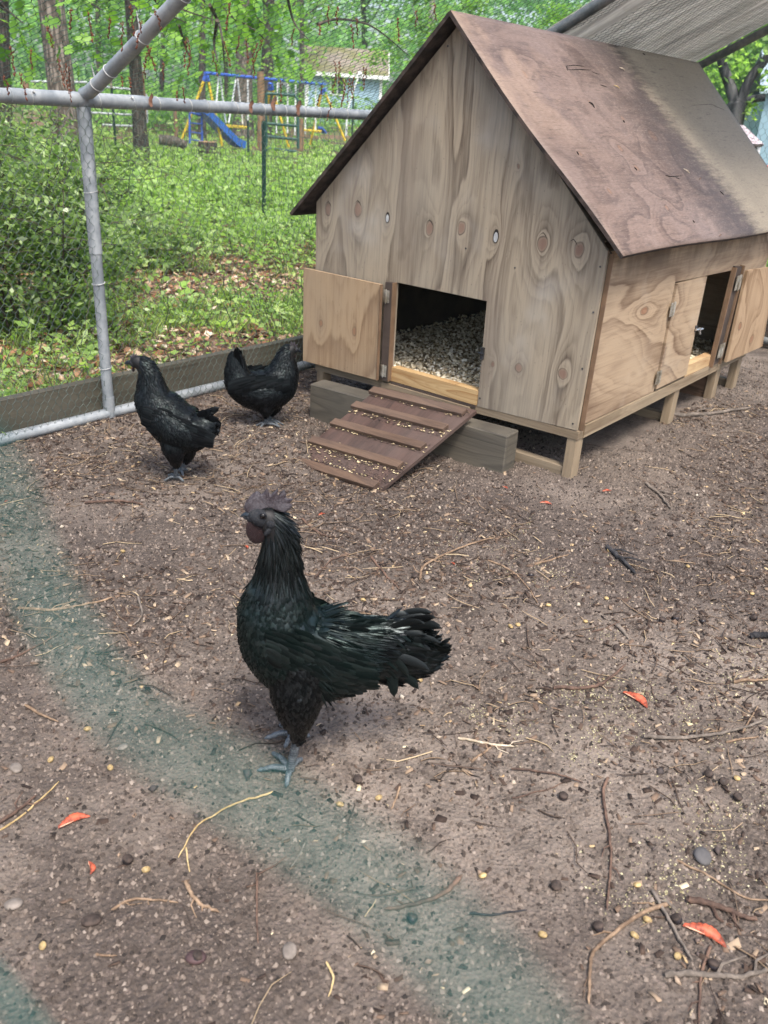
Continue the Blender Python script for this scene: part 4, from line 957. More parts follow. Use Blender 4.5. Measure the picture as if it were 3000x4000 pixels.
weeds(260, 2.6, 6, .06, .2, .035, 12, green_patch, 'seedlings', WST)
weeds(130, 3.4, 8, .08, .30, .050, 9, lambda x, y: .3+.7*green_patch(x, y), 'broad_leaved_weeds', [(0, (.12, .22, .05)), (.6, (.30, .45, .12)), (1, (.50, .60, .26))])

# ================================================================== SHRUB AND NEAR PLANTS
STEM = flat_mat('thin_bark', (.07, .055, .04), .85, 0, .3, 40)
def shrub(name, loc, label, cat, n, rad, hgt, lsz, stops, stems=14, shape=None, group=None, leafc=.4, flat=.3):
    o = root(name, loc, label, cat, group); V_, m = [], MB()
    cl = []
    for k in range(stems):
        a = random.random()*2*PI; r = rad*math.sqrt(random.random()); top = np.array((math.cos(a)*r, math.sin(a)*r, hgt*(.45+.6*random.random())*(1-.25*(r/rad)**2)))
        if shape: top = shape(top)
        b = np.array((top[0]*.35, top[1]*.35, 0)); mid = (b+top)/2+rng.normal(0, .06*hgt, 3); P = polyline([b, mid, top], 4)
        m.tube(P, [.008*hgt*(1-.8*i/len(P)) for i in range(len(P))], 4, False)
        for q in range(3, len(P)):
            for _ in range(3):
                e = P[q]+rng.normal(0, 1, 3)*np.array((rad*.30, rad*.30, hgt*.13)); e[2] = abs(e[2]); m.tube([P[q], (P[q]+e)/2+rng.normal(0, .02, 3), e], [.003*hgt, .002*hgt, .001*hgt], 3, False); cl.append((P[q], e))
    m.build('stems', STEM, o)
    cl = np.array(cl); idx = rng.integers(0, len(cl), n); t = rng.random((n, 1))**.6
    C = cl[idx, 0]*(1-t)+cl[idx, 1]*t+rng.normal(0, rad*.055, (n, 3)); C[:, 2] = np.maximum(C[:, 2], .02)
    V, Fq = leaves(C, lsz, flat, .52); tn = np.clip(rng.random(len(cl))[idx]*.5+rng.random(n)*.5, 0, 1)
    tag(link('foliage', npmesh('foliage', V, Fq, np.repeat(tn, 4)), tint_mat(name+'_leaf', stops, .38, leafc, 1.6), o), kind='stuff')
    return o
PRIV = [(0, (.025, .05, .018)), (.3, (.085, .15, .045)), (.65, (.20, .30, .10)), (.88, (.36, .46, .22)), (1, (.60, .66, .50))]
for i, (px, py, d, n, rad, h, lab) in enumerate([(60, 930, 4.7, 9500, .60, 1.0, 'dense small leaved dark shrub filling the left edge behind the run wall'), (330, 900, 5.4, 3600, .42, .62, 'small leaved shrub right behind the galvanised corner post'),
     (-260, 980, 4.6, 5000, .6, 1.1, 'dark shrub cut off by the left edge of the picture'), (190, 760, 7.2, 4500, .7, 1.05, 'taller loose shrub in front of the biggest tree trunk'), (560, 900, 6.4, 1500, .4, .4, 'low bushy sapling right of the corner post')]):
    p = FAR(px, py, d); shrub('shrub', (p[0], p[1], float(land_z(p[0], p[1]))), lab, 'shrub', n, rad, h, .036 if d < 6 else .045, PRIV, 16 if d < 6 else 20, group='shrubs left of the coop')

# ================================================================== TREES AND THE WOOD
def bark(name, a, b, sc=1.):
    M = Mt(name); x, y, z = M.xyz(); v = M.V(x*22*sc, y*22*sc, z*4*sc); n1 = M.vor(v, 1, 'DISTANCE_TO_EDGE'); n2 = M.noise(v, 2, 4, .7)
    M.set(col=M.mix((n1*2.4+n2*.5).ss(.25, 1.0), a, b), rough=.9, spec=.2); M.bump(n1+n2*.4, .9, .03); return M.m
BARK1 = bark('grey_pine_bark', (.07, .058, .048), (.24, .205, .175)); BARK2 = bark('dark_oak_bark', (.035, .03, .027), (.12, .10, .085)); BARK3 = bark('pale_bark', (.18, .17, .15), (.42, .40, .36), 1.4)
CROWN = [(0, (.06, .12, .035)), (.4, (.13, .24, .06)), (.8, (.24, .38, .11)), (1, (.38, .50, .20))]
CROWNM = tint_mat('crown_leaf', CROWN, .5, .45, 1.8)
def tree(px_top, px_bot, y_bot, dist, wpx, label, mat, hgt=8.5, crown=(3.2, 900, .17), group='trees beyond the run'):
    p = FAR(px_bot, y_bot, dist); q = FAR(px_top, 0, dist); zb = float(land_z(p[0], p[1]))-.05
    sl = np.linalg.norm(p-CAM); r = wpx/F_PX*sl*.5
    lean = (q-p)/(q[2]-p[2]+1e-6)
    o = root('tree', (p[0], p[1], zb), label, 'tree', group)
    P = []; n = 14
    for i in range(n+1):
        t = i/n; P.append(np.array((lean[0]*t*hgt, lean[1]*t*hgt, t*hgt))+np.array((math.sin(t*5+px_bot)*.04, math.cos(t*4)*.04, 0))*t*r*8)
    rad = [r*(1.0+.35*math.exp(-i*1.4))*(1-.55*i/n) for i in range(n+1)]
    MB().tube(P, rad, 12).build('trunk', mat, o, True)
    m = MB(); tips = []
    for k in range(11):
        i = random.randint(int(n*.42), n); a = random.random()*2*PI; L = random.uniform(1.2, 2.6)*(1.2-.5*i/n)
        e = P[i]+np.array((math.cos(a)*L, math.sin(a)*L, L*random.uniform(.1, .7))); P2 = polyline([P[i], (P[i]+e)/2+rng.normal(0, .12, 3), e], 4)
        m.tube(P2, [max(.012, rad[i]*.42*(1-.85*j/len(P2))) for j in range(len(P2))], 6, False)
        tips += P2[2:]
    m.build('limbs', mat, o, True)['kind'] = 'stuff'
    if crown:
        zc, nl, ls = crown; tips = np.array(tips); ci = rng.integers(0, len(tips), 90); CC = tips[ci]+rng.normal(0, .45, (90, 3))
        ix = rng.integers(0, 90, nl); C = CC[ix]+rng.normal(0, .34, (nl, 3)); V, Fq = leaves(C, ls, .4, .65)
        tag(link('crown', npmesh('crown', V, Fq, np.repeat(np.clip(rng.random(90)[ix]*.6+rng.random(nl)*.4, 0, 1), 4)), CROWNM, o), kind='stuff')
    return o
tree(205, 262, 470, 13.5, 92, 'big grey ridged trunk standing left above the corner of the run', BARK1, 9)
tree(512, 545, 450, 17, 46, 'dark straight trunk right of the steep roof pipe', BARK2, 9)
tree(952, 948, 480, 29, 66, 'wide reddish grey trunk behind the middle of the swing set', BARK1, 11)
tree(1048, 1032, 480, 31, 48, 'darker grey trunk just right of the wide reddish one', BARK2, 11)
tree(786, 786, 480, 27, 26, 'thin dark trunk behind the left swing legs', BARK2, 10)
tree(1690, 1665, 460, 26, 26, 'slim pale trunk rising left of the coop ridge', BARK3, 9)
tree(-8, 4, 470, 16, 40, 'dark trunk cut by the left edge', BARK2, 9)
tree(880, 885, 480, 36, 16, 'slender far trunk between the thin dark and the wide trunks', BARK2, 10)
tree(640, 628, 480, 38, 18, 'slender far trunk left of the swing set', BARK2, 10)
tree(1180, 1176, 480, 44, 20, 'slender far trunk left of the blue shed roof', BARK2, 10)
tree(380, 388, 480, 34, 20, 'slender far trunk between the two nearest trunks', BARK1, 10)
tree(1420, 1432, 460, 52, 26, 'dark far trunk rising behind the blue shed roof', BARK2, 11)
# forked tree on the right, bare dark limbs in view
p = FAR(2868, 440, 8.5); ft = root('tree', (p[0], p[1], 0), 'low forked tree with smooth dark limbs beside the pale blue shed', 'tree', 'trees beyond the run')
FB = bark('smooth_dark_bark', (.03, .032, .035), (.10, .10, .10), .5); FBP = bark('smooth_pale_bark', (.16, .15, .14), (.36, .34, .32), .5)
def rp(px, py, d=8.5): return FAR(px, py, d)-np.array(ft.location)
MB().tube(polyline([(0, 0, -.1), rp(2858, 520), rp(2876, 425), rp(2878, 398), rp(2882, 385)], 4), [.085]*4+[.08]*8+[.06]*4+[.02], 12).build('trunk', FB, ft, True)
MB().tube(polyline([rp(2877, 425), rp(2852, 335), rp(2818, 235), rp(2835, 190), rp(2800, 60)], 5), [.05-.0013*i for i in range(21)], 8).build('limb', FB, ft, True)
MB().tube(polyline([rp(2878, 425), rp(2935, 300), rp(3005, 210), rp(3070, 60)], 5), [.048-.0013*i for i in range(16)], 8).build('limb', FB, ft, True)
MB().tube(polyline([rp(2878, 420), rp(2930, 390), rp(2990, 380)], 4), [.03]*9, 7).build('limb', FB, ft, True)
C = np.concatenate([np.array([rp(2925, 420)])+rng.normal(0, .05, (60, 3)), np.array([rp(2985, 330)])+rng.normal(0, .05, (20, 3)), np.array([rp(2960, 110)])+rng.normal(0, .22, (160, 3)), np.array([rp(2830, 30)])+rng.normal(0, .3, (300, 3))])
V, Fq = leaves(C, .06, .3, .6); tag(link('crown', npmesh('crown', V, Fq, np.repeat(rng.random(len(C)), 4)), CROWNM, ft), kind='stuff')

# the wood itself: leaf clumps in depth, thousands, out to 75 m
def wood_band(name, n, r0, r1, zmax, csz, lsz, per, stops, seed, zmin=.2, dens=None):
    P = outside(n, r0, r1, .8, dens); z = zmin+(zmax-zmin)*rng.random(n)**.85+land_z(P[:, 0], P[:, 1])
    C0 = np.column_stack([P, z]); rad = csz*(.5+rng.random(n))
    off = rand_dirs(n*per)*(rng.random((n*per, 1))**.4)*np.repeat(rad, per)[:, None]*np.array([1, 1, .55]); C = np.repeat(C0, per, 0)+off
    sz = lsz*(.6+.8*rng.random(n*per)); V, Fq = leaves(C, sz, .35, .7)
    tn = np.clip(np.repeat(rng.random(n), per)*.55+rng.random(n*per)*.45, 0, 1)
    tag(link(name, npmesh(name, V, Fq, np.repeat(tn, 4)), tint_mat(name+'_leaf', stops, .6, .45, 1.8), None), kind='stuff')
FW1 = [(0, (.05, .11, .045)), (.35, (.12, .24, .08)), (.7, (.23, .38, .14)), (1, (.38, .52, .26))]
FW2 = [(0, (.08, .17, .09)), (.5, (.18, .34, .17)), (1, (.38, .54, .32))]
wood_band('woods', 900, 33, 48, 9, .9, .17, 60, FW1, 1, dens=lambda x, y: sstep(.40, .55, fbm(x*.12, y*.12, 2, 71)))
wood_band('woods', 1650, 46, 78, 14, 1.7, .36, 60, FW2, 2, zmin=-.3)
wood_band('undergrowth', 900, 26, 46, 1.1, .8, .14, 40, FW1, 3, zmin=0, dens=lambda x, y: sstep(.35, .6, fbm(x*.2, y*.2, 2, 78)))
wood_band('saplings', 70, 11, 20, 3.4, .4, .085, 120, [(0, (.06, .13, .03)), (.6, (.15, .29, .06)), (1, (.26, .42, .12))], 4, zmin=1.4)

# near oak sprays: every leaf its own
def oak_leaf():
    N = 13; V = []; F_ = []
    for i in range(N):
        t = i/(N-1); ww = (.30*math.sin(PI*min(1, t*1.05))**.8)*(1.0 if i % 3 else .42)+(.02 if i else .01); y = .05*t
        V += [(t, -ww, .03*math.sin(i)), (t, 0, -.02), (t, ww, .03*math.cos(i))]
    for i in range(N-1):
        a = i*3; F_ += [(a, a+3, a+4, a+1), (a+1, a+4, a+5, a+2)]
    me = bpy.data.meshes.new('leaf'); me.from_pydata(V, [], F_); me.update(); return me
def objleaf_mat(name, stops, fac=.45):
    M = Mt(name); col = M.ramp(M.rnd(), stops); M.set(col=col, rough=.45, spec=.35); M.leafy(col, fac, 1.7); return M.m
OL = objleaf_mat('oak_leaf', [(0, (.07, .16, .03)), (.5, (.13, .27, .045)), (1, (.22, .40, .07))]); lm = oak_leaf(); lm.materials.append(OL)
def spray(label, d, twigs, n, lsz, spread):
    a0 = FAR(*twigs[0][0], d); o = root('oak_branch', tuple(a0), label, 'branch', 'leafy oak branches hanging into view'); P_all = []
    for tw in twigs:
        P = polyline([FAR(x, y, d+.15*math.sin(i*2))-a0 for i, (x, y) in enumerate(tw)], 6); MB().tube(P, [.009*(1-.75*i/len(P)) for i in range(len(P))], 5).build('twig', STEM, o, True); P_all += P
    for k in range(n):
        c = P_all[random.randrange(len(P_all))]; l = bpy.data.objects.new('leaf', lm); COL.objects.link(l); l.parent = o
        off = rng.normal(0, spread, 3)*np.array((1, 1, .8)); l.location = tuple(c+off); s_ = lsz*random.uniform(.6, 1.25); l.scale = (s_,)*3
        l.rotation_euler = (random.gauss(0, .7), random.gauss(.5, .6), random.random()*2*PI)
spray('bright oak branch hanging above the swing set', 6.5, [[(800, -60), (900, 60), (1010, 130), (1090, 230)], [(900, -40), (830, 60), (850, 150)], [(980, -60), (1000, 60), (1040, 100)], [(1010, -40), (1040, 30), (1050, 45)]], 95, .12, .11)
spray('leafy oak branch in front of the dark straight trunk', 6.0, [[(560, -60), (640, 40), (730, 90)], [(620, -40), (700, 30), (840, 80)], [(700, 100), (730, 200), (760, 260)]], 62, .10, .12)
spray('oak branch with drooping leaves at the top left corner', 5.2, [[(-60, -40), (30, 40), (90, 90)], [(-40, 120), (10, 200), (40, 220)], [(300, -60), (340, 0), (400, 40)]], 60, .10, .12)
spray('broken bare twig with a few leaves above the slide', 4.5, [[(820, 20), (850, 80), (868, 150), (876, 250)], [(848, 80), (836, 170), (850, 240)]], 5, .05, .03)
spray('arching bare branch over the blue shed roof', 5.5, [[(1240, 95), (1310, 75), (1400, 85), (1480, 120), (1600, 220)], [(1120, -20), (1150, 90), (1205, 155)]], 4, .05, .03)

# oak tassels caught in the netting
CAT = flat_mat('dry_tassel', (.16, .055, .030), .85, 0, .35, 60)
def tassel(L, seed):
    r_ = random.Random(seed); m = MB(); n = int(L/.006); P = [np.array((r_.gauss(0, .0015)+.006*math.sin(i*.35+seed), r_.gauss(0, .0015), -i*.006)) for i in range(n+1)]
    m.tube(P, .0008, 3)
    for q in P[1:]:
        for _ in range(2):
            c = q+np.array([r_.gauss(0, .0018) for _ in range(3)]); s_ = r_.uniform(.0016, .003)
            m.add([c+np.array(v)*s_ for v in ((1, 0, 0), (0, 1, 0), (-1, 0, 0), (0, -1, 0), (0, 0, 1.4), (0, 0, -1.4))], [(0, 1, 4), (1, 2, 4), (2, 3, 4), (3, 0, 4), (1, 0, 5), (2, 1, 5), (3, 2, 5), (0, 3, 5)])
    return m
tm = []
for i, L in enumerate((.05, .075, .10, .035)):
    o = tassel(L, i).build('oak_tassel', CAT); tm.append(o.data); bpy.data.objects.remove(o)
NRF = (-SLOPE, 0, 1); ORF = (XW, 0, ZS+.02)
TAS = [(275, 20, 0), (350, 35, 1), (432, 60, 0), (470, 75, 1), (545, 70, 1), (580, 165, 1), (585, 175, 2), (640, 235, 0), (735, 140, 2), (722, 150, 1), (890, 0, 1), (40, 170, 1), (10, 285, 0), (85, 275, 1), (232, 220, 1), (252, 240, 2), (262, 250, 1), (470, 285, 3), (500, 290, 3),
       (715, 330, 0), (690, 345, 3), (835, 190, 1), (965, 140, 1), (1000, 160, 2), (1022, 145, 1), (1100, 305, 1), (1255, 325, 1), (1312, 235, 2), (1325, 232, 1), (1370, 85, 1), (1395, 60, 0), (1425, 260, 1), (1420, 250, 0), (1285, 12, 0), (1322, 15, 0), (1345, 300, 2), (1352, 305, 2), (1360, 315, 1), (1365, 300, 1), (1290, 390, 1), (1385, 290, 0), (1560, 60, 1), (1625, 30, 0), (1700, 5, 0), (1245, 85, 3), (880, 150, 1), (935, 130, 0), (1150, 100, 0), (600, 30, 0), (505, 10, 1), (120, 180, 0), (180, 90, 0)]
for (px, py, k) in TAS:
    P = PN(px, py, ORF, NRF)
    o = bpy.data.objects.new('oak_tassel', tm[k]); COL.objects.link(o); o.location = tuple(P-np.array((0, 0, .004))); o.rotation_euler = (random.gauss(0, .1), random.gauss(0, .1), random.random()*6)
    tag(o, 'dry reddish brown oak tassel caught in the roof netting', 'oak tassel', 'dry oak tassels caught in the netting')
dl = flat_mat('dead_leaf', (.13, .06, .035), .6, 0, .3, 40)
for (px, py, s_, lab) in [(592, 405, .045, 'curled brown leaf hanging on the top rail near the corner'), (983, 425, .05, 'curled brown leaf hooked on the middle of the top rail'), (1072, 410, .055, 'dry brown leaf dangling on the top rail right of the middle'), (1168, 425, .06, 'dark leaf scrap stuck on the top rail near the coop')]:
    P = PL(px, py, 0, XW+.03); me = bpy.data.meshes.new('dead_leaf'); V = []; F_ = []
    for i in range(7):
        t = i/6; ww = .28*math.sin(PI*(t*.9+.05)); V += [(ww*math.cos(t*3), .1*math.sin(t*5), -t), (0, .08, -t), (-ww, .12*math.cos(t*4), -t)]
    for i in range(6): a = i*3; F_ += [(a, a+3, a+4, a+1), (a+1, a+4, a+5, a+2)]
    me.from_pydata([(a*s_, b*s_, c*s_) for a, b, c in V], [], F_); o = link('dead_leaf', me, dl, None, True); o.location = tuple(P+np.array((0, 0, .035))); tag(o, lab, 'leaf', 'dead leaves on the top rail')

# ================================================================== YARD THINGS BEYOND
YEL = flat_mat('yellow_paint', (.70, .50, .045), .4, 0, .12, 20); BLU = flat_mat('blue_paint', (.05, .12, .50), .4, 0, .15, 20); WHT = flat_mat('white_sleeve', (.72, .74, .76), .5, 0, .08, 20); BLS = flat_mat('blue_plastic', (.06, .19, .66), .35, 0, .1, 8)
SW0 = FAR(866, 565, 21.5); ss = root('swing_set', (SW0[0], SW0[1], float(land_z(SW0[0], SW0[1]))), 'childrens swing set with blue top bar, yellow legs and a blue slide', 'swing set')
def dd(px): return 20.8+(px-800)/470*4.2
def sp(px, py, k=0): return FAR(px, py, dd(px)+k)-np.array(ss.location)
def T(name, pts, r, mat, n=8): return MB().tube(pts, r, n).build(name, mat, ss, True)
T('top_bar', [sp(800, 285), sp(1269, 330)], .033, BLU)
for (ax, ay, bx, by, k) in [(805, 292, 705, 560, .9), (808, 292, 868, 570, -.4), (1054, 330, 1036, 560, .9), (1059, 330, 1128, 575, -.4), (1259, 348, 1212, 565, .9), (1264, 348, 1348, 550, -.5)]:
    T('leg', [sp(ax, ay), sp(bx, by, k)], .030, YEL)
    T('leg_bracket', [sp(ax, ay-6), sp(ax+(bx-ax)*.09, ay+(by-ay)*.09, k*.09)], .042, BLU)
for (ax, ay, bx, by) in [(854, 298, 838, 490), (860, 300, 882, 480), (922, 308, 893, 480), (928, 308, 948, 485), (968, 312, 969, 500), (1084, 322, 1080, 520), (1124, 326, 1123, 520), (1155, 330, 1152, 528), (1194, 334, 1192, 524), (1233, 338, 1232, 520)]:
    T('swing_chain', [sp(ax, ay), sp(bx, by)], .019, WHT, 6)
def plank(name, A, B, w, t, mat): return MB().bar(A, B, w, t).build(name, mat, ss, bevel=.01)
plank('swing_seat', sp(880, 492), sp(952, 497), .22, .06, YEL); plank('swing_seat', sp(1190, 508), sp(1245, 512), .2, .05, YEL); plank('swing_seat', sp(1250, 497), sp(1268, 520), .16, .05, BLU)
sld = [(780, 434), (812, 462), (850, 500), (885, 535), (915, 562), (942, 574)]
m = MB(); P = polyline([sp(x, y, -.3*i/5) for i, (x, y) in enumerate(sld)], 4); sdv = np.array((-FW[0], -FW[1], 0)); sdv /= np.linalg.norm(sdv); sdv = sdv*.55+np.array((math.cos(YAW), math.sin(YAW), 0))*.45; sdv /= np.linalg.norm(sdv)
prof = [(-.22, .13), (-.20, .0), (.20, .0), (.22, .13), (.25, .13), (.22, -.03), (-.22, -.03), (-.25, .13)]; VV = []
for q in P: VV += [q+sdv*a+np.array((0, 0, b)) for a, b in prof]
m.add(VV, [(i*8+k, i*8+(k+1) % 8, (i+1)*8+(k+1) % 8, (i+1)*8+k) for i in range(len(P)-1) for k in range(8)]+[tuple(range(8)), tuple((len(P)-1)*8+k for k in range(7, -1, -1))]); m.build('slide', BLS, ss, True)
for (ax, ay, bx, by) in [(741, 440, 741, 560), (788, 455, 790, 570), (745, 440, 790, 452)]: T('ladder_rail', [sp(ax, ay), sp(bx, by)], .022, BLU)
for (ax, ay, bx, by) in [(741, 480, 788, 485), (741, 515, 789, 522), (741, 545, 789, 552)]: T('ladder_rung', [sp(ax, ay), sp(bx, by)], .015, BLU, 6)

SIDING = flat_mat('pale_blue_siding', (.34, .50, .62), .6, 0, .06, 3); SIDW = flat_mat('white_trim', (.76, .78, .78), .5, 0, .05, 3)
def shingle_mat(name, a, b, moss):
    M = Mt(name); x, y, z = M.xyz(); n1 = M.noise(M.vec, 1.1, 3, .6); n2 = M.noise(M.vec, 9, 3, .7)
    M.set(col=M.mix(n1.ss(.42, .6)*.9, M.mix(n2.ss(.3, .7), a, b), moss), rough=.9); return M.m
SHG = shingle_mat('mossy_shingles', (.17, .135, .115), (.28, .24, .21), (.15, .145, .06))
GLS = flat_mat('dark_window', (.03, .04, .05), .15)
SD0 = FAR(1484, 476, 45); zb = SD0[2]; yawS = YAW+.06
shed = root('garden_shed', (SD0[0], SD0[1], zb), 'small pale blue garden shed with a mossy brown roof', 'shed', None, yawS)
shed.rotation_euler = (0, 0, yawS)
Wd, Hh, Dp = 3.5, 2.12, 3.2
MB().box((-Wd+.04, .03, -.3), (-.04, Dp, Hh)).build('wall', SIDING, shed)
MB().prism([(.03, Hh), (Dp, Hh), (Dp*.5, Hh+.95)], 0, -Wd+.04, -.04).build('gable', SIDING, shed)
nb = 15; bm_ = MB().box((-Wd, -.012, 0), (-.0, .028, Hh/nb-.02)); b0 = bm_.build('siding_board', SIDING, shed)
for i in range(1, nb): c = b0.copy(); COL.objects.link(c); c.parent = shed; c.location = (0, 0, i*Hh/nb)
bm_ = MB().box((-.03, .04, 0), (.012, Dp, Hh/nb-.02)); b1 = bm_.build('siding_board', SIDING, shed)
for i in range(1, nb): c = b1.copy(); COL.objects.link(c); c.parent = shed; c.location = (0, 0, i*Hh/nb)
MB().box((-.10, -.04, -.1), (.03, -.0125, Hh)).build('corner_trim', SIDW, shed); MB().box((-Wd-.03, -.04, -.1), (-Wd+.07, -.0125, Hh)).build('corner_trim', SIDW, shed)
wf = MB().box((-2.42, -.05, 1.02), (-1.72, -.0125, 1.92)).build('window', SIDW, shed)
for x0 in (-2.36, -2.05): MB().box((x0, -.058, 1.08), (x0+.26, -.0505, 1.86)).build('pane', GLS, wf)
nrow = 12; Lr = math.hypot(Dp*.5+.3, .95+.18)
for side in (0, 1):
    for i in range(nrow):
        t0, t1 = i/nrow, (i+1)/nrow+.01
        def rr(t, up): yy = -.3+(Dp*.5+.3)*t; zz = Hh-.17+(.95+.19)*t+up; return ((yy if side == 0 else Dp-yy), zz)
        a, b = rr(t0, .03), rr(t1, .012); c, d = rr(t1, -.01), rr(t0, -.005)
        MB().prism([a, b, c, d], 0, -Wd-.28, .30).build('shingle_row', SHG, shed)
MB().box((-Wd-.28, -.335, Hh-.32), (.30, -.305, Hh-.16)).build('fascia', SIDW, shed)
m = MB(); m.add([(.305, -.33, Hh-.34), (.305, -.33, Hh-.18), (.305, Dp*.5, Hh+.99), (.305, Dp*.5, Hh+.80), (.335, -.33, Hh-.34), (.335, -.33, Hh-.18), (.335, Dp*.5, Hh+.99), (.335, Dp*.5, Hh+.80)], [(0, 1, 2, 3), (7, 6, 5, 4), (0, 4, 5, 1), (1, 5, 6, 2), (2, 6, 7, 3), (3, 7, 4, 0)]); m.build('fascia', SIDW, shed)
# second pale blue shed at the right edge
S2 = FAR(2945, 585, 11.5); s2 = root('garden_shed', (S2[0], S2[1], S2[2]), 'pale blue shed with light shingles cut by the right edge', 'shed', None, YAW-.25)
LSH = shingle_mat('pale_blue_shingles', (.24, .31, .38), (.34, .42, .48), (.3, .37, .42)); SIDB = flat_mat('light_blue_wall', (.24, .36, .43), .6, 0, .06, 3)
MB().box((0, 0, -.6), (3.2, 2.2, .60)).build('wall', SIDB, s2)
for i in range(8):
    t0, t1 = i/8, (i+1)/8+.01; f = lambda t, u: (-.08+.75*t, .585+.46*t+u)
    MB().prism([f(t0, .02), f(t1, .008), f(t1, -.01), f(t0, -.005)], 0, -.08, 3.2).build('shingle_row', LSH, s2)
    MB().prism([(2.28-.08-(f(t0, 0)[0]+.08)*1.9, f(t0, .02)[1]), (2.28-.08-(f(t1, 0)[0]+.08)*1.9, f(t1, .008)[1]), (2.28-.08-(f(t1, 0)[0]+.08)*1.9, f(t1, -.01)[1]), (2.28-.08-(f(t0, 0)[0]+.08)*1.9, f(t0, -.005)[1])], 0, -.08, 3.2).build('shingle_row', LSH, s2)
# small hutch with a speckled roof, half hidden by the coop roof
h0 = FAR(2948, 600, 8.0); hut = root('hutch', (h0[0], h0[1], 0), 'little brown hutch with a speckled white roof behind the coop', 'hutch', None, YAW+.3)
def hp(px, py, d=8.0): return FAR(px, py, d)
SPK = Mt('speckled_roof'); SPK.xyz(); _n = SPK.vor(SPK.vec, 34); SPK.set(col=SPK.mix(_n.ss(.25, .45), (.13, .10, .10), (.36, .31, .33)), rough=.9); SPK = SPK.m
q = math.cos(YAW+.3), math.sin(YAW+.3)
zt = hp(2948, 480)[2]
MB().box((-.75, 0, -.05), (.0, .3, zt-.16)).build('body', flat_mat('hutch_brown', (.13, .10, .085), .8), hut)
MB().prism([(-.05, zt-.15), (.25, zt-.02), (.27, zt-.04), (-.03, zt-.17)], 0, -.75, .03).build('roof', SPK, hut); MB().box((-.002, -.02, -.05), (.03, .02, zt-.13)).build('corner_trim', SIDW, hut)
# bright striped sheet and orange tub beyond
R1 = FAR(3000, 690, 7.2); rb = root('striped_sheet', (R1[0], R1[1], 0), 'rainbow striped plastic sheet lying at the right edge', 'plastic sheet', None, YAW)
for i, c in enumerate([(.75, .10, .05), (.85, .62, .05), (.15, .55, .15), (.05, .45, .70), (.75, .10, .05), (.85, .62, .05), (.10, .5, .65), (.05, .3, .6)]):
    m = MB(); zt_ = R1[2]+.26-.055*i; m.hexa([(-.32+.035*i, .02*i, zt_-.30), (1.2, .02*i, zt_), (1.2, .02*i+.03, zt_), (-.32+.035*i, .02*i+.03, zt_-.30), (-.32+.035*i, .02*i, zt_-.245), (1.2, .02*i, zt_+.05), (1.2, .02*i+.03, zt_+.05), (-.32+.035*i, .02*i+.03, zt_-.245)]).build('stripe', flat_mat('stripe_%d' % i, c, .4), rb)
y1 = FAR(2885, 452, 14); tb2 = root('playhouse_roof', (y1[0], y1[1], y1[2]-.06), 'orange yellow plastic playhouse top behind the forked tree', 'playhouse', None, YAW)
MB().prism([(-.28, 0), (.26, -.02), (.25, .08), (-.15, .12), (-.26, .09)], 1, 0, .6).build('roof', flat_mat('orange_plastic', (.70, .38, .04), .4), tb2, bevel=.02); MB().box((-.25, .05, -.9), (.23, .55, -.03)).build('wall', flat_mat('tan_plastic', (.4, .3, .2), .5), tb2)

# posts, tube gates
GRN = flat_mat('green_t_post', (.012, .045, .035), .5, 0, .2, 30); WP = wood('old_post', 'xz', (.26, .165, .10), (.12, .07, .045), n=4, ustr=8, vstr=1, seed=2.)
def tpost(px, y1_, y0_, d, label, tip=False):
    b = FAR(px, y1_, d); t = FAR(px, y0_, d); o = root('fence_post', (b[0], b[1], b[2]-.05), label, 'fence post', 'metal fence posts'); H = t[2]-b[2]+.05
    MB().box((-.022, -.003, 0), (.022, .003, H)).build('flange', GRN, o); MB().box((-.003, .0032, 0), (.003, .032, H)).build('web', GRN, o)
    m = MB()
    for k in range(int(H/.055)): m.box((-.008, -.010, .03+k*.055), (.008, -.0032, .045+k*.055))
    m.build('studs', GRN, o)
    if tip: MB().box((-.024, -.005, H*.88), (.024, .0045, H+.02)).build('pale_tip', flat_mat('bare_wood_tip', (.5, .42, .3)), o)
tpost(1030, 880, 472, 8.9, 'dark green studded post standing in the weeds left of the coop')
tpost(450, 565, 312, 17, 'green post with a pale tip right of the galvanised corner post', True)
tpost(526, 535, 368, 19, 'shorter green post with a pale tip left of the swing set', True)
tpost(969, 600, 470, 18, 'dark thin post below the swing set top rail')
tpost(1375, 520, 350, 24, 'black post standing before the blue shed')
def wpost(px, y1_, y0_, d, w_, label):
    b = FAR(px, y1_, d); t = FAR(px, y0_, d); o = root('wooden_post', (b[0], b[1], b[2]-.05), label, 'wooden post', 'wooden posts'); o.rotation_euler = (0, 0, YAW)
    MB().tube([(0, 0, 0), (.01, 0, (t[2]-b[2])*.5), (0, 0, t[2]-b[2]+.05)], [w_*.5, w_*.48, w_*.42], 9).build('post', WP, o, True)
wpost(1019, 625, 280, 19, .17, 'tall orange brown wooden post in front of the swing set')
wpost(1172, 580, 462, 20.5, .16, 'grey brown wooden gate post right of the tall one')
wpost(561, 470, 280, 22, .14, 'slim wooden post at the end of the pale tube gate')
wpost(108, 400, 318, 22, .14, 'short wooden post beside the biggest trunk')
wpost(688, 540, 425, 23, .10, 'low weathered post left of the blue slide')
def gate(label, d, pts, mat, r):
    a = FAR(*pts[0][0], d); o = root('tube_gate', tuple(a), label, 'gate', 'tube gates')
    for P in pts: MB().tube([FAR(x, y, d)-a for x, y in P], r, 8).build('tube', mat, o, True)
gate('dark green tube gate between the two wooden posts', 19.8, [[(1040, 365), (1150, 371), (1164, 392), (1164, 580)], [(1040, 428), (1160, 440)], [(1040, 482), (1160, 492)], [(1040, 532), (1160, 545)], [(1040, 580), (1160, 592)], [(1040, 365), (1040, 592)]], flat_mat('gate_green', (.03, .10, .09), .4), .030)
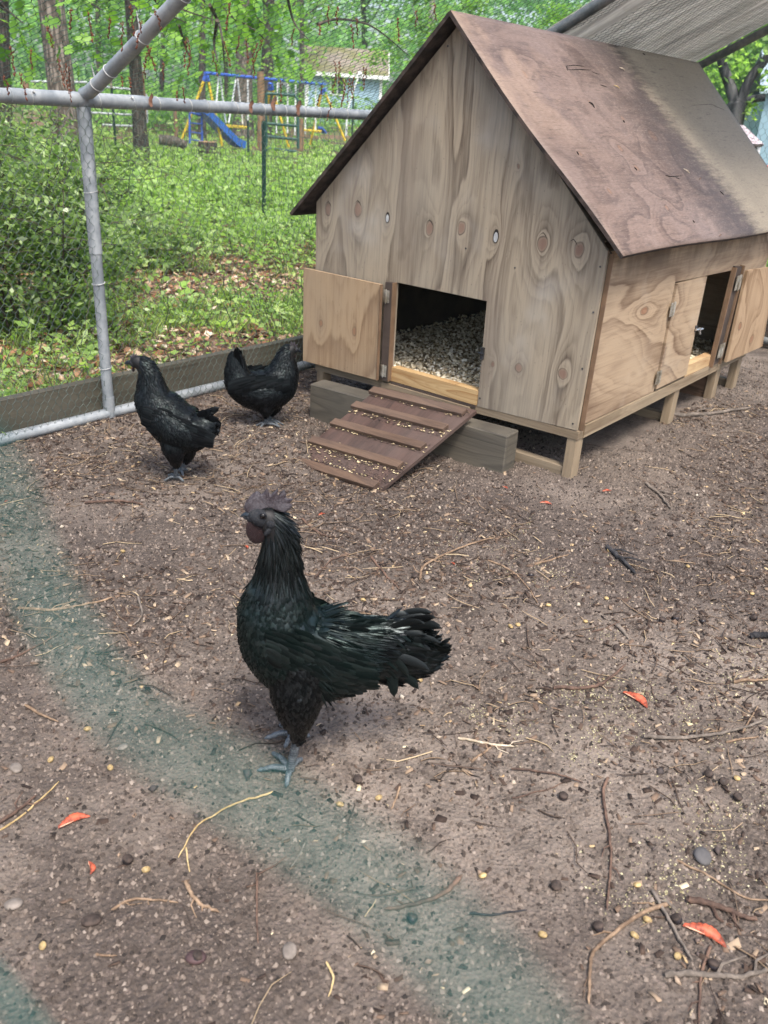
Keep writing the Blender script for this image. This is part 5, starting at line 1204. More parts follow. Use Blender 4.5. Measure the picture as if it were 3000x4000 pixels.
gate('pale grey tube gate left of the swing set', 22.5, [[(350, 335), (550, 352), (572, 372), (575, 480)], [(350, 440), (575, 452)], [(400, 488), (560, 494)], [(120, 318), (340, 322)], [(350, 335), (350, 500)]], flat_mat('gate_grey', (.42, .45, .47), .4), .024)
# stump with a sawn top, log on the ground
b = FAR(812, 595, 19.5); st = root('tree_stump', (b[0], b[1], b[2]-.1), 'sawn tree stump with an orange cut face below the slide', 'stump')
MB().tube([(0, 0, 0), (0, 0, .30)], [.22, .19], 12).build('stump', BARK2, st, True); MB().tube([(0, 0, .298), (0, 0, .305)], [.185, .18], 14).build('cut_face', flat_mat('cut_wood', (.52, .30, .16), .8), st)
b = FAR(650, 555, 20); lg = root('log', (b[0], b[1], b[2]), 'fallen grey log lying in the weeds left of the slide', 'log'); A_ = FAR(620, 545, 20)-b; B_ = FAR(730, 568, 20)-b
MB().tube([A_, (A_+B_)/2+np.array((0, 0, .03)), B_], [.10, .11, .08], 9).build('log', BARK1, lg, True)
# lamp-like white pole by the shed
b = FAR(1355, 440, 22); wp_ = root('white_pole', tuple(b), 'thin leaning white pole with a round tip before the blue shed', 'pole'); MB().tube([(0, 0, -.5), (0, 0, 0), tuple(FAR(1385, 340, 22)-b), tuple(FAR(1405, 290, 22)-b)], .022, 6).build('pole', WHT, wp_, True)
MB().tube([tuple(FAR(1400, 290, 22)-b), tuple(FAR(1412, 288, 22)-b)], .05, 8).build('tip', WHT, wp_, True)
# welded field fence strung on the metal posts
A = FAR(450, 560, 17); B = FAR(1030, 870, 8.9); A[2] = float(land_z(A[0], A[1])); B[2] = float(land_z(B[0], B[1])); d = B-A; C2 = B+d*.55; L = C2-A
P_, Q_ = [], []
for k in range(10): P_.append(A+np.array((0, 0, .08+.1*k))); Q_.append(C2+np.array((0, 0, .08+.1*k)))
nv = 110
for k in range(nv): b = A+L*k/nv; P_.append(b+np.array((0, 0, .08))); Q_.append(b+np.array((0, 0, .98)))
V, Fq = wires(np.array(P_), np.array(Q_), np.full(len(P_), .0016)); tag(link('field_fence', npmesh('field_fence', V, Fq), WIRE), 'dark green welded field fence running through the weeds', 'wire fence')

# ================================================================== BIRDS
def feather_mat(name, base, sheen, gloss=.36, amt=1.0):
    M = Mt(name); a = M.attr('tint'); M.xyz(); z = M.attr('zone'); vein = M.noise(M.vec, 420, 2, .6)
    ly = M.t.nodes.new('ShaderNodeLayerWeight'); ly.inputs[0].default_value = .35; fr = Ex(M.t, ly.outputs[1])
    sh = (z*amt*(fr*.7+.35)).clamp()
    col = M.mix(a, tuple(x*.7 for x in base), tuple(x*1.3 for x in base)); col = M.mix(sh*.9, col, sheen)
    M.set(col=col, rough=(vein*.22+gloss-.08), spec=((a**1.6)*.5+.09) if 'rooster' in name else (a*.22+.10), tint=M.mix(z, (.88, .92, 1.0), (.74, 1.0, .95))); M.bump(vein, .25, .001); return M.m
PL_R = feather_mat('rooster_plumage', (.0026, .0026, .0030), (.003, .010, .009), .32)
PL_H = feather_mat('hen_plumage', (.0034, .0033, .0040), (.004, .007, .010), .38, .8)
PL_T = feather_mat('tail_plumage', (.0026, .0026, .0031), (.003, .010, .009), .46, .8)
UNDER = flat_mat('black_skin', (.006, .006, .007), .6, 0, .2, 60)
COMB = Mt('comb_skin'); COMB.xyz(); _a = COMB.noise(COMB.vec, 70, 4, .7); _b = COMB.vor(COMB.vec, 420)
COMB.set(col=COMB.mix(_a.ss(.35, .7), (.028, .021, .026), (.085, .078, .088)), rough=.55, spec=.4); COMB.bump(_a+_b*.5, .5, .002); COMB = COMB.m
WAT = flat_mat('wattle_skin', (.020, .0065, .0075), .55, 0, .4, 220, bump=.6)
FACE = flat_mat('face_skin', (.014, .016, .021), .5, 0, .35, 160, bump=.5)
BEAK = flat_mat('beak_horn', (.014, .020, .027), .3, 0, .2, 60)
EYE = flat_mat('eye', (.004, .003, .003), .05, 0, .1, 60)
LEGM = Mt('leg_scales'); LEGM.xyz(); _v = LEGM.vor(LEGM.vec, 210, 'DISTANCE_TO_EDGE'); _n = LEGM.noise(LEGM.vec, 40, 3, .6)
_z = LEGM.attr('none'); _zz = Ex(LEGM.t, LEGM.t.nodes.new('ShaderNodeSeparateXYZ').outputs[2]); LEGM.t.links.new(LEGM.vec, _zz.o.node.inputs[0]); _st = ((_zz*1150).f('SINE')*.5+.5).ss(.55, .9)*_zz.ss(.012, .02)
LEGM.set(col=LEGM.mix(_st*.75, LEGM.mix(_v.ss(.02, .12), (.13, .145, .155), LEGM.mix(_n.ss(.35, .65), (.035, .040, .047), (.095, .11, .125))), (.02, .026, .034)), rough=.5, spec=.4); LEGM.bump(_v, .6, .002); LEGM = LEGM.m

def chain(nodes, sub=5):
    """nodes: (x, z, ry, rz, y) -> resampled arrays"""
    A = np.array(nodes, float); return np.array(polyline([a for a in A], sub))
def loft(m, C, n=18):
    P = C[:, [0, 4, 1]]; V = []
    for i in range(len(C)):
        t = P[min(i+1, len(C)-1)]-P[max(i-1, 0)]; t /= np.linalg.norm(t)+1e-9
        b = np.cross(t, (0, 1, 0)); b /= np.linalg.norm(b)+1e-9; l = np.cross(b, t)
        for k in range(n):
            a = 2*PI*k/n; V.append(P[i]+l*math.cos(a)*C[i, 2]+b*math.sin(a)*C[i, 3])
    F_ = [(i*n+k, i*n+(k+1) % n, (i+1)*n+(k+1) % n, (i+1)*n+k) for i in range(len(C)-1) for k in range(n)]+[tuple(range(n))[::-1], tuple((len(C)-1)*n+k for k in range(n))]
    m.add(V, F_)
def bird(rootname, loc, rz, label, body, thighs, mats, nf, fsize, zonef, skipf, lenf, vox=.005, droop=.25, group=None, cat='chicken'):
    t = root(rootname, loc, label, cat, group, rz)
    m = MB(); Cb = chain(body); loft(m, Cb); chains = [Cb]
    for th in thighs: c = chain(th); loft(m, c, 14); chains.append(c)
    o = m.build('body', UNDER, None); mod = o.modifiers.new('r', 'REMESH'); mod.mode = 'VOXEL'; mod.voxel_size = vox
    sm_ = o.modifiers.new('s', 'SMOOTH'); sm_.iterations = 6; sm_.factor = .6
    dg = bpy.context.evaluated_depsgraph_get(); me = bpy.data.meshes.new_from_object(o.evaluated_get(dg)); bpy.data.objects.remove(o)
    me.name = 'body'; body_o = link('body', me, None, t, True)
    if not me.materials: me.materials.append(UNDER)
    # surface samples
    me.calc_loop_triangles(); nv = len(me.vertices); co = np.zeros(nv*3); me.vertices.foreach_get('co', co); co = co.reshape(-1, 3)
    tr = np.zeros(len(me.loop_triangles)*3, int); me.loop_triangles.foreach_get('vertices', tr); tr = tr.reshape(-1, 3)
    a, b, c = co[tr[:, 0]], co[tr[:, 1]], co[tr[:, 2]]; cr = np.cross(b-a, c-a); ar = np.linalg.norm(cr, axis=1)
    # blue-ish spacing: oversample, thin by greedy grid
    k = nf*4; ix = rng.choice(len(tr), k, p=ar/ar.sum()); u1 = np.sqrt(rng.random((k, 1))); u2 = rng.random((k, 1))
    P = a[ix]*(1-u1)+b[ix]*u1*(1-u2)+c[ix]*u1*u2; N = cr[ix]/ar[ix][:, None]
    tgt = math.sqrt(ar.sum()*.5/nf)*.78; seen = set(); keep = []
    for i in range(k):
        q = tuple(np.floor(P[i]/tgt).astype(int))
        if q in seen: continue
        seen.add(q); keep.append(i)
    P, N = P[keep], N[keep]
    # nearest chain sample -> flow
    PC = np.concatenate([c_[:, [0, 4, 1]] for c_ in chains]); TT = np.concatenate([np.gradient(c_[:, [0, 4, 1]], axis=0) for c_ in chains]); TT /= np.linalg.norm(TT, axis=1)[:, None]
    RR = np.concatenate([np.maximum(c_[:, 2], c_[:, 3]) for c_ in chains]); cid = np.concatenate([np.full(len(c_), i) for i, c_ in enumerate(chains)]); par = np.concatenate([np.linspace(0, 1, len(c_)) for c_ in chains])
    D = np.linalg.norm(P[:, None]-PC[None], axis=2)-RR[None]*.8; w_ = np.exp(-(D-D.min(1)[:, None])/.008); w_ /= w_.sum(1)[:, None]
    fl_ = w_@TT; near = D.argmin(1); ci = cid[near]; pr = par[near]
    fl_ = fl_+np.array((0, 0, -droop)); fl_ -= N*(fl_*N).sum(1)[:, None]; fl_ /= np.linalg.norm(fl_, axis=1)[:, None]+1e-9
    fl_ += rng.normal(0, .07, fl_.shape); fl_ -= N*(fl_*N).sum(1)[:, None]; fl_ /= np.linalg.norm(fl_, axis=1)[:, None]+1e-9
    keepm = ~skipf(P, ci, pr); P, N, fl_, ci, pr = P[keepm], N[keepm], fl_[keepm], ci[keepm], pr[keepm]
    L, Wd_, pt = lenf(P, N, ci, pr); L = L*rng.uniform(.8, 1.2, len(L))
    side = np.cross(N, fl_); V = []
    rows = [(0, .45, -.002, 0), (.3, .95, .0015, 0), (.6, 1.0, .0030, 0), (.85, .70, .0042, 0), (1.0, .10, .0048, 0)]
    for (tt, ww, up, _) in rows:
        ww2 = np.where(pt > .5, ww*(1-tt*.75), ww)
        base = P-fl_*(.25*L)[:, None]+fl_*(L*tt)[:, None]+N*(up+.03*L*tt)[:, None]
        for sgn in (-1, 0, 1):
            V.append(base+side*(sgn*Wd_*ww2*.5)[:, None]+N*((.0012 if sgn == 0 else -.0004)))
    V = np.stack(V, 1); n = len(P); f = []
    for r_ in range(len(rows)-1):
        a0 = r_*3; f += [(a0, a0+3, a0+4, a0+1), (a0+1, a0+4, a0+5, a0+2)]
    Fq = (np.array(f)[None]+np.arange(n)[:, None, None]*15).reshape(-1, 4)
    tn = np.clip(rng.random(n), 0, 1); zn = zonef(P, N, ci, pr)
    me2 = npmesh('plumage', V.reshape(-1, 3), Fq, np.repeat(tn, 15)); at = me2.attributes.new('zone', 'FLOAT', 'POINT'); at.data.foreach_set('value', np.repeat(zn, 15).astype(np.float32))
    pl = link('plumage', me2, mats, t, True); tag(pl, kind='stuff')
    return t
def blade_feather(t, A, B, sag, w0, mat, name='tail_feather', twist=0., zone=.5, nseg=9, yoff=0., tipw=.12, curl=0.):
    """one long feather from A to B (local x, y, z), bowed by sag"""
    A, B = np.array(A, float), np.array(B, float); d = B-A; L = np.linalg.norm(d); V = []; sd = np.array((math.sin(twist)*.3, math.sin(twist), math.cos(twist)))
    tdir = d/L; sd = sd-tdir*(sd@tdir); sd /= np.linalg.norm(sd); nn = np.cross(tdir, sd)
    for i in range(nseg+1):
        s_ = i/nseg; c = A+d*s_+np.array((0, 0, 1))*sag*math.sin(PI*s_*.9)+np.array((0, 0, -1))*curl*s_**3
        ww = w0*(math.sin(PI*min(1, .12+s_*.80))**.55)*(1 if s_ < .92 else (1-(s_-.92)/.08*(1-tipw)))
        V += [c-sd*ww*.5-nn*.002, c+nn*.0015, c+sd*ww*.5-nn*.002]
    V = np.array(V); F_ = []
    for i in range(nseg): a = i*3; F_ += [(a, a+3, a+4, a+1), (a+1, a+4, a+5, a+2)]
    me = npmesh(name, V, np.array(F_), np.full(len(V), random.random())); at = me.attributes.new('zone', 'FLOAT', 'POINT'); at.data.foreach_set('value', np.full(len(V), zone, np.float32))
    return link(name, me, mat, t, True)
def leg_parts(t, hock, foot, toes, r=.0075, back=None):
    """shank, toes with claws, all local coordinates"""
    m = MB(); hock, foot = np.array(hock, float), np.array(foot, float); n = 15; P = [hock+(foot-hock)*i/n for i in range(n+1)]
    m.tube(P, [r*(1.12-.25*math.sin(PI*i/n))*(1+.05*(i % 2)) for i in range(n+1)], 10)
    for k in range(11):                                             # scutes down the front of the shank
        c = hock+(foot-hock)*(k+.7)/12; m.tube([c+np.array((0, 0, r*.30)), c-np.array((0, 0, r*.30))], [r*1.10, r*1.16], 10, False)
    for tp in toes:
        tp = np.array(tp, float); mid = (foot*.55+tp*.45)+np.array((0, 0, r*.9)); k2 = foot*.25+tp*.75+np.array((0, 0, r*.35)); Q = polyline([foot+np.array((0, 0, -r*.1)), mid, k2, tp], 4)
        rr = [r*(.88-.42*i/len(Q))*(1+.10*math.cos(i*1.9)) for i in range(len(Q))]; rr[-1] = r*.10; rr[-2] = r*.32; m.tube(Q, rr, 8)
    return m.build('leg', LEGM, t, True)
def ellip(name, mat, c, r, t, rot=0., seg=16):
    o = ball(name, mat, 1.0, (1, 1, 1), t, seg); o.location = tuple(c); o.scale = r; o.rotation_euler = (0, rot, 0); return o
def beak_part(t, base, tip, r, mat=BEAK):
    base, tip = np.array(base, float), np.array(tip, float); d = tip-base
    Q = [base+d*s_+np.array((0, 0, .35*r*math.sin(s_*PI)-.5*r*s_**2)) for s_ in np.linspace(0, 1, 7)]
    m = MB().tube(Q, [r, r*.93, r*.8, r*.63, r*.44, r*.24, r*.05], 10)
    Q2 = [base-np.array((0, 0, r*.72))+d*.78*s_+np.array((0, 0, .15*r*s_)) for s_ in np.linspace(0, 1, 5)]
    m.tube(Q2, [r*.62, r*.55, r*.42, r*.26, r*.05], 8); return m.build('beak', mat, t, True)

# ---- the rooster: local x runs from head (-) to tail (+), local y away from the viewer
RF = PL(1118, 2985, 2, 0); RF[2] = 0
_v = RF-CAM; RZ = math.atan2(-_v[0], _v[1]); RC, RS = math.cos(RZ), math.sin(RZ)
def loc_ground(px, py, z=0., base=RF, rz=RZ):
    g = PL(px, py, 2, z)-base; return np.array((g[0]*math.cos(rz)+g[1]*math.sin(rz), -g[0]*math.sin(rz)+g[1]*math.cos(rz), z))
def loc_plane(px, py, yl=0., base=RF, rz=RZ):
    n = np.array((-math.sin(rz), math.cos(rz), 0)); O = base+n*yl; p = PN(px, py, O, n)-base
    return np.array((p[0]*math.cos(rz)+p[1]*math.sin(rz), yl, p[2]))
def zr(a, b, yl=0.): return loc_plane(850+.6028*a, 1850+.6028*b, yl)
def nd(a, b, ry, rz_, yl=0.): q = zr(a, b, yl); return (q[0], q[2], ry, rz_, yl)
RB = [nd(262, 318, .008, .010), nd(315, 312, .017, .021), nd(385, 380, .018, .022), nd(402, 500, .022, .027), nd(400, 640, .028, .034), nd(392, 790, .042, .049), nd(385, 920, .056, .060), nd(430, 1060, .068, .072), nd(540, 1150, .073, .080),
      nd(680, 1190, .067, .080), nd(820, 1175, .054, .066), nd(960, 1155, .034, .058), nd(1060, 1160, .022, .062), nd(1145, 1155, .013, .064), nd(1205, 1125, .008, .060), nd(1245, 1085, .004, .048)]
TH1 = [nd(520, 1210, .050, .060, -.022), nd(520, 1400, .040, .046, -.038), nd(520, 1550, .028, .032, -.042), nd(525, 1650, .014, .017, -.040), nd(520, 1720, .008, .009, -.038)]
TH2 = [(a[0]+.0, a[1]+.012, a[2], a[3], -a[4]) for a in TH1]
def r_zone(P, N, ci, pr):
    z = np.clip(.25+.5*rng.random(len(P)), 0, 1); sad = (pr > .33)&(pr < .72)&(ci == 0); z = np.where(sad & (P[:, 2] > .23), .55+.45*rng.random(len(P)), z); z = np.where(((pr < .28) | (pr >= .72))&(ci == 0), .15+.35*rng.random(len(P)), z)
    return np.where((ci > 0) | (P[:, 2] < .2), z*.3, z)
eyeR = zr(290, 297, -.02)
def r_skip(P, ci, pr): return (ci == 0) & (P[:, 0] < eyeR[0]+.020) & (P[:, 2] > zr(300, 420)[2])
def r_len(P, N, ci, pr):
    L = np.full(len(P), .030); W_ = np.full(len(P), .014); pt = np.zeros(len(P))
    neck = (ci == 0) & (pr < .315); L[neck] = .028+.030*(pr[neck]/.315); W_[neck] = .0050+.004*pr[neck]; pt[neck] = 1
    sad = (ci == 0) & (pr > .52) & (N[:, 2] > -.2); L[sad] = .062; W_[sad] = .0085; pt[sad] = 1
    mid = (ci == 0) & (pr >= .315) & (pr < .52); L[mid] = .028; W_[mid] = .017
    th = ci > 0; L[th] = .024; W_[th] = .013
    tl = (ci == 0) & (P[:, 0] > zr(1000, 1100)[0]); L[tl] = .058; W_[tl] = .0125; pt[tl] = .2
    low = (P[:, 2] < .20) & (ci == 0) & ~tl; L[low] = .034; W_[low] = .012
    return L, W_, pt
roo = bird('rooster', tuple(RF), RZ, 'glossy black rooster with a tall dark comb standing on the bare dirt', RB, [TH1, TH2], PL_R, 5200, 1, r_zone, r_skip, r_len, .0045)
# wing: a folded shield of coverts and long quills lying on the near and far flank
def wing(t, pts_up, pts_low, y0, mat, n_rows, zone, sgn, L0, L1, W0, W1, bulge=.018):
    V = []; F_ = []; tn = []; zn = []; k = 0; up = np.array(pts_up); lo = np.array(pts_low)
    for i in range(n_rows):
        s_ = i/(n_rows-1)
        for j in range(int(11+4*s_)):
            v = (j+.5*(i % 2)+random.uniform(-.2, .2))/(11+4*s_); ip = lambda A: np.array([np.interp(s_, np.linspace(0, 1, len(A)), A[:, q]) for q in range(2)])
            a_, b_ = ip(up), ip(lo); c = a_*(1-v)+b_*v; L = (L0+(L1-L0)*s_)*random.uniform(.9, 1.1); W_ = W0+(W1-W0)*s_
            dx = np.array((.93, .0, -.55+.30*s_+random.uniform(-.09, .09))); yy = y0+sgn*(bulge*math.sin(PI*min(1, v*.9+.1))*(1-.35*s_)+.002*(n_rows-i)/n_rows+random.uniform(0, .0015))
            sd = np.array((.36, 0, .93)); base = np.array((c[0], yy, c[1]))
            for (tt, ww, q) in ((-.2, .5, 0), (.25, .95, .001), (.6, 1, .002), (.86, .75, .0022), (1., .15, .002)):
                for e in (-1, 0, 1): V.append(base+dx*L*tt+sd*e*W_*ww*.5+np.array((0, sgn*(q+(.001 if e == 0 else -.0006)-.004*tt*s_), 0))); tn.append(0); zn.append(0)
            r_ = random.random(); zz = zone*random.uniform(.6, 1.1)*(1.2-.6*v)
            tn[-15:] = [r_]*15; zn[-15:] = [min(1, zz)]*15
            for q in range(4): a0 = k+q*3; F_ += [(a0, a0+3, a0+4, a0+1), (a0+1, a0+4, a0+5, a0+2)]
            k += 15
    me = npmesh('wing', np.array(V), np.array(F_), np.array(tn)); at = me.attributes.new('zone', 'FLOAT', 'POINT'); at.data.foreach_set('value', np.array(zn, np.float32)); return link('wing', me, mat, t, True)
q = lambda a, b: (zr(a, b)[0], zr(a, b)[2])
for sg in (-1, 1): wing(roo, [q(330, 900), q(520, 900), q(700, 1000), q(840, 1080)], [q(360, 1130), q(480, 1260), q(680, 1300), q(850, 1250)], sg*.058, PL_R, 13, .9, sg, .022, .050, .0125, .0125)
# tail: main feathers and hanging coverts
tb_ = zr(930, 1100)
for k, (a, b, sag, wd, tw) in enumerate([(1450, 985, .012, .030, .15), (1445, 950, .018, .030, -.1), (1400, 915, .022, .030, .1), (1330, 905, .020, .028, -.2), (1250, 915, .016, .026, .25), (1430, 1040, .010, .028, .1), (1395, 1130, .010, .028, -.1), (1365, 1210, .008, .028, .2), (1310, 1290, .012, .030, -.1), (1300, 1345, .016, .032, .15),
        (1220, 1330, .016, .030, -.2), (1140, 1380, .012, .032, .1), (1060, 1370, .010, .030, -.15), (1350, 1000, .014, .024, .3), (1280, 1180, .018, .028, .1), (1230, 1250, .02, .028, -.1), (1180, 1120, .014, .026, .2), (1340, 1080, .014, .026, 0.)]):
    B_ = zr(a, b, 0); yy = (-1)**k*(.007+.002*(k % 4)); A_ = zr(1090+8*(k % 3), 1105+(b-1105)*.52); A_ = (A_[0], yy*1.2, A_[2]); blade_feather(roo, A_, (B_[0], yy*1.6, B_[2]), sag*.15, wd*.62, PL_T, twist=tw, zone=.35+.45*(b > 1000 and a < 1360), curl=.012)
for k in range(22):
    u_ = random.random(); v_ = random.random(); b = 930+400*v_; lim = 1425 if b < 1010 else 1425-(b-1010)*.40; a = lim-90*(1-u_**.6); B_ = zr(a, b); yy = random.uniform(-.014, .012); A_ = zr(1090+random.uniform(-30, 60), 1105+.55*(b-1105)); blade_feather(roo, (A_[0], yy*.9, A_[2]), (B_[0], yy*1.3, B_[2]), random.uniform(.000, .003), random.uniform(.016, .022), PL_T, twist=random.uniform(-.2, .2), zone=random.uniform(.0, .5), curl=.002, tipw=.5)
for k in range(80):                                                   # saddle and sickle coverts
    a = random.uniform(820, 1270); b = random.uniform(970, 1330); B_ = zr(a, b); yy = random.choice((-1, -1, 1))*(random.uniform(.018, .030) if a > 1050 else random.uniform(.030, .050)); yy *= min(1, .35+(b-960)/160); L = random.uniform(.055, .09)
    fz_ = min(.45, max(0.02, (b-960)/420)); A_ = (B_[0]-L*.88, yy*.95, B_[2]+L*fz_); blade_feather(roo, A_, (B_[0], yy*.8, B_[2]), .008, random.uniform(.009, .015), PL_R, 'covert_feather', twist=.3*(1 if yy > 0 else -1), zone=random.uniform(.5, 1), nseg=6, curl=.006)
# head
cp_ = [(300, 540), (262, 480), (255, 430), (275, 360), (300, 300), (350, 245), (400, 200), (450, 165), (495, 140), (510, 180), (545, 210), (590, 190), (625, 150), (655, 100), (690, 88), (705, 140), (725, 185), (760, 200), (820, 140), (890, 82), (875, 150), (860, 200), (905, 240), (960, 205), (1000, 120), (1030, 185), (1025, 250), (1080, 300), (1160, 285), (1130, 325), (1100, 350), (1140, 400), (1100, 470), (1020, 520), (930, 515), (850, 490), (800, 455), (720, 448), (650, 455), (580, 470), (520, 500), (470, 540), (400, 555)]
V = []; n_ = len(cp_); P2 = [loc_plane(900+.211*a, 1900+.211*b) for a, b in cp_]; cen = sum(P2)/n_
for lay, (yy, sh) in enumerate(((-.0022, .90), (-.0035, .62), (.0035, .62), (.0022, .90))): pass
m = MB(); rings = [(-.0012, 1.0), (-.0034, .90), (-.0045, .70), (.0045, .70), (.0034, .90), (.0012, 1.0)]; VV = []
for yy, sh in rings: VV += [cen+(p-cen)*sh+np.array((0, yy, 0))-np.array((0, 0, .0015))*(1-sh) for p in P2]
FF = [(r_*n_+i, r_*n_+(i+1) % n_, (r_+1)*n_+(i+1) % n_, (r_+1)*n_+i) for r_ in range(5) for i in range(n_)]+[tuple(5*n_+i for i in range(n_)), tuple(i for i in range(n_))[::-1]]
FF = [f for f in FF if len(f) == 4]+[tuple(2*n_+i for i in range(n_))[::-1], tuple(3*n_+i for i in range(n_))]; FF = FF[:2*n_]+FF[3*n_:]
m.add(VV, FF+[(5*n_+i, 5*n_+(i+1) % n_, (i+1) % n_, i) for i in range(n_)]); m.build('comb', COMB, roo)
hz = lambda a, b, y=0.: loc_plane(900+.211*a, 1900+.211*b, y)
ellip('face', FACE, hz(560, 620), (.0215, .0165, .0165), roo, .45); ellip('face', FACE, hz(430, 640), (.013, .010, .0095), roo, .35)
beak_part(roo, hz(400, 600), hz(178, 575), .0075)
for sg in (-1, 1):
    e = hz(600, 605, sg*.0158); ellip('eye', EYE, e, (.0046, .0030, .0046), roo); m = MB().tube([e+np.array((math.cos(a)*.0056, -sg*.0004, math.sin(a)*.0052)) for a in np.linspace(0, 2*PI, 17)], .0011, 6); m.build('eyelid', FACE, roo, True)
    ellip('ear_lobe', FACE, hz(745, 760, sg*.0165), (.0075, .0028, .0065), roo, .6); ellip('ear_lobe', FACE, hz(700, 880, sg*.0155), (.010, .0025, .0040), roo, -.95)
    w_ = ellip('wattle', WAT, hz(470, 880, sg*.0060), (.0155, .0034, .0225), roo, -.15)
ellip('throat', WAT, hz(560, 860), (.010, .008, .017), roo, .5)
for sg, hk, ft_, toes in ((-1, zr(520, 1700, -.040), loc_ground(1133, 3012, .010), [loc_ground(1003, 3016, .001), loc_ground(1062, 2945, .001), loc_ground(1118, 3082, .001), loc_ground(1182, 2970, .001)]),
                          (1, zr(520, 1640, .040), loc_ground(1150, 2872, .010), [loc_ground(1032, 2892, .001), loc_ground(1090, 2838, .001), loc_ground(1110, 2930, .001), loc_ground(1212, 2885, .001)])):
    leg_parts(roo, hk, ft_, toes, .0072)
roo.location.z = float(dirt_z(RF[0], RF[1]))+.002
for sg in (-1,): blade_feather(roo, zr(600, 1500, -.03), zr(640, 1500, -.03), 0, .004, PL_R, 'loose_feather')

# ---- two hens
def hen(rootname, base_px, yaw_off, zfun, body, thighs, label, tails, face, legs, nf=2600, wingd=None, sgnx=-1):
    B0 = PL(*base_px, 2, 0); B0[2] = 0; v = B0-CAM; rz = math.atan2(-v[0], v[1])
    def Z(a, b, yl=0.):                                               # point of the bird's own middle plane (turned by yaw_off)
        n = np.array((-math.sin(rz+yaw_off), math.cos(rz+yaw_off), 0)); O = B0+n*yl; p = PN(400+.5124*a, 1300+.5124*b, O, n)-B0
        return np.array((p[0]*math.cos(rz+yaw_off)+p[1]*math.sin(rz+yaw_off), yl, p[2]))
    def N_(a, b, ry, rr, yl=0.): q_ = Z(a, b, yl); return (q_[0], q_[2], ry, rr, yl)
    body = [N_(*x) for x in body]; th = [[N_(*x) for x in t_] for t_ in thighs]
    fx, fz = Z(*face[0])[0], Z(*face[1])[2]
    skip = (lambda P, ci, pr: (ci == 0) & (P[:, 0]*sgnx > fx*sgnx) & (P[:, 2] > fz))
    def zone(P, N, ci, pr): return np.where((P[:, 2] > .13), .25+.6*rng.random(len(P)), .1*rng.random(len(P)))
    def ln(P, N, ci, pr):
        L = np.full(len(P), .026); W_ = np.full(len(P), .014); pt = np.zeros(len(P)); nk = (ci == 0) & (pr < .36); L[nk] = .024; W_[nk] = .008; low = (P[:, 2] < .13); L[low] = .024; W_[low] = .010
        return L, W_, pt
    t = bird(rootname, tuple(B0), rz+yaw_off, label, body, th, PL_H, nf, 1, zone, skip, ln, .0045, .2, None, 'chicken')
    for k, (a0, b0, a1, b1, w_) in enumerate(tails):
        yy = ((k % 5)-2)*.008; A_ = Z(a0, b0); B_ = Z(a1, b1); blade_feather(t, (A_[0], yy*.6, A_[2]), (B_[0], yy*1.8, B_[2]), .004, w_, PL_H, twist=.25*((k % 3)-1), zone=.3, nseg=6)
    s_ = sgnx
    hd = Z(*face[2]); ellip('face', FACE, hd, (.0185, .0130, .0135), t, .3*(-s_)); beak_part(t, Z(*face[3]), Z(*face[4]), .0058)
    for sg in (-1, 1): e = Z(*face[5]); ellip('eye', EYE, (e[0], sg*.0128, e[2]), (.0036, .0024, .0036), t, 0, 10); lb = Z(*face[6]); ellip('ear_lobe', FACE, (lb[0], sg*.0115, lb[2]), (.006, .0025, .0075), t, 0, 10)
    w_ = Z(*face[7]); ellip('wattle', WAT, w_, (.0045, .0035, .0075), t, 0, 10)
    cm = [Z(*c_) for c_ in face[8]]; m = MB(); n1 = len(cm); cc = sum(cm)/n1
    m.add([p+np.array((0, -.003, 0)) for p in cm]+[p+np.array((0, .003, 0)) for p in cm], [tuple(range(n1)), tuple(range(2*n1-1, n1-1, -1))]+[(i, (i+1) % n1, n1+(i+1) % n1, n1+i) for i in range(n1)]); m.build('comb', COMB, t)
    for hk, f_, toes in legs:
        G = lambda a, b: loc_ground(400+.5124*a, 1300+.5124*b, .001, B0, rz+yaw_off)
        ff = G(*f_); ff[2] = .009; leg_parts(t, Z(*hk), ff, [G(*x) for x in toes], .0060)
    t.location.z = float(dirt_z(B0[0], B0[1]))+.003
    if wingd:
        up = [(Z(*x)[0], Z(*x)[2]) for x in wingd[0]]; lo = [(Z(*x)[0], Z(*x)[2]) for x in wingd[1]]
        wing_x(t, up, lo, wingd[2], -s_)
    return t
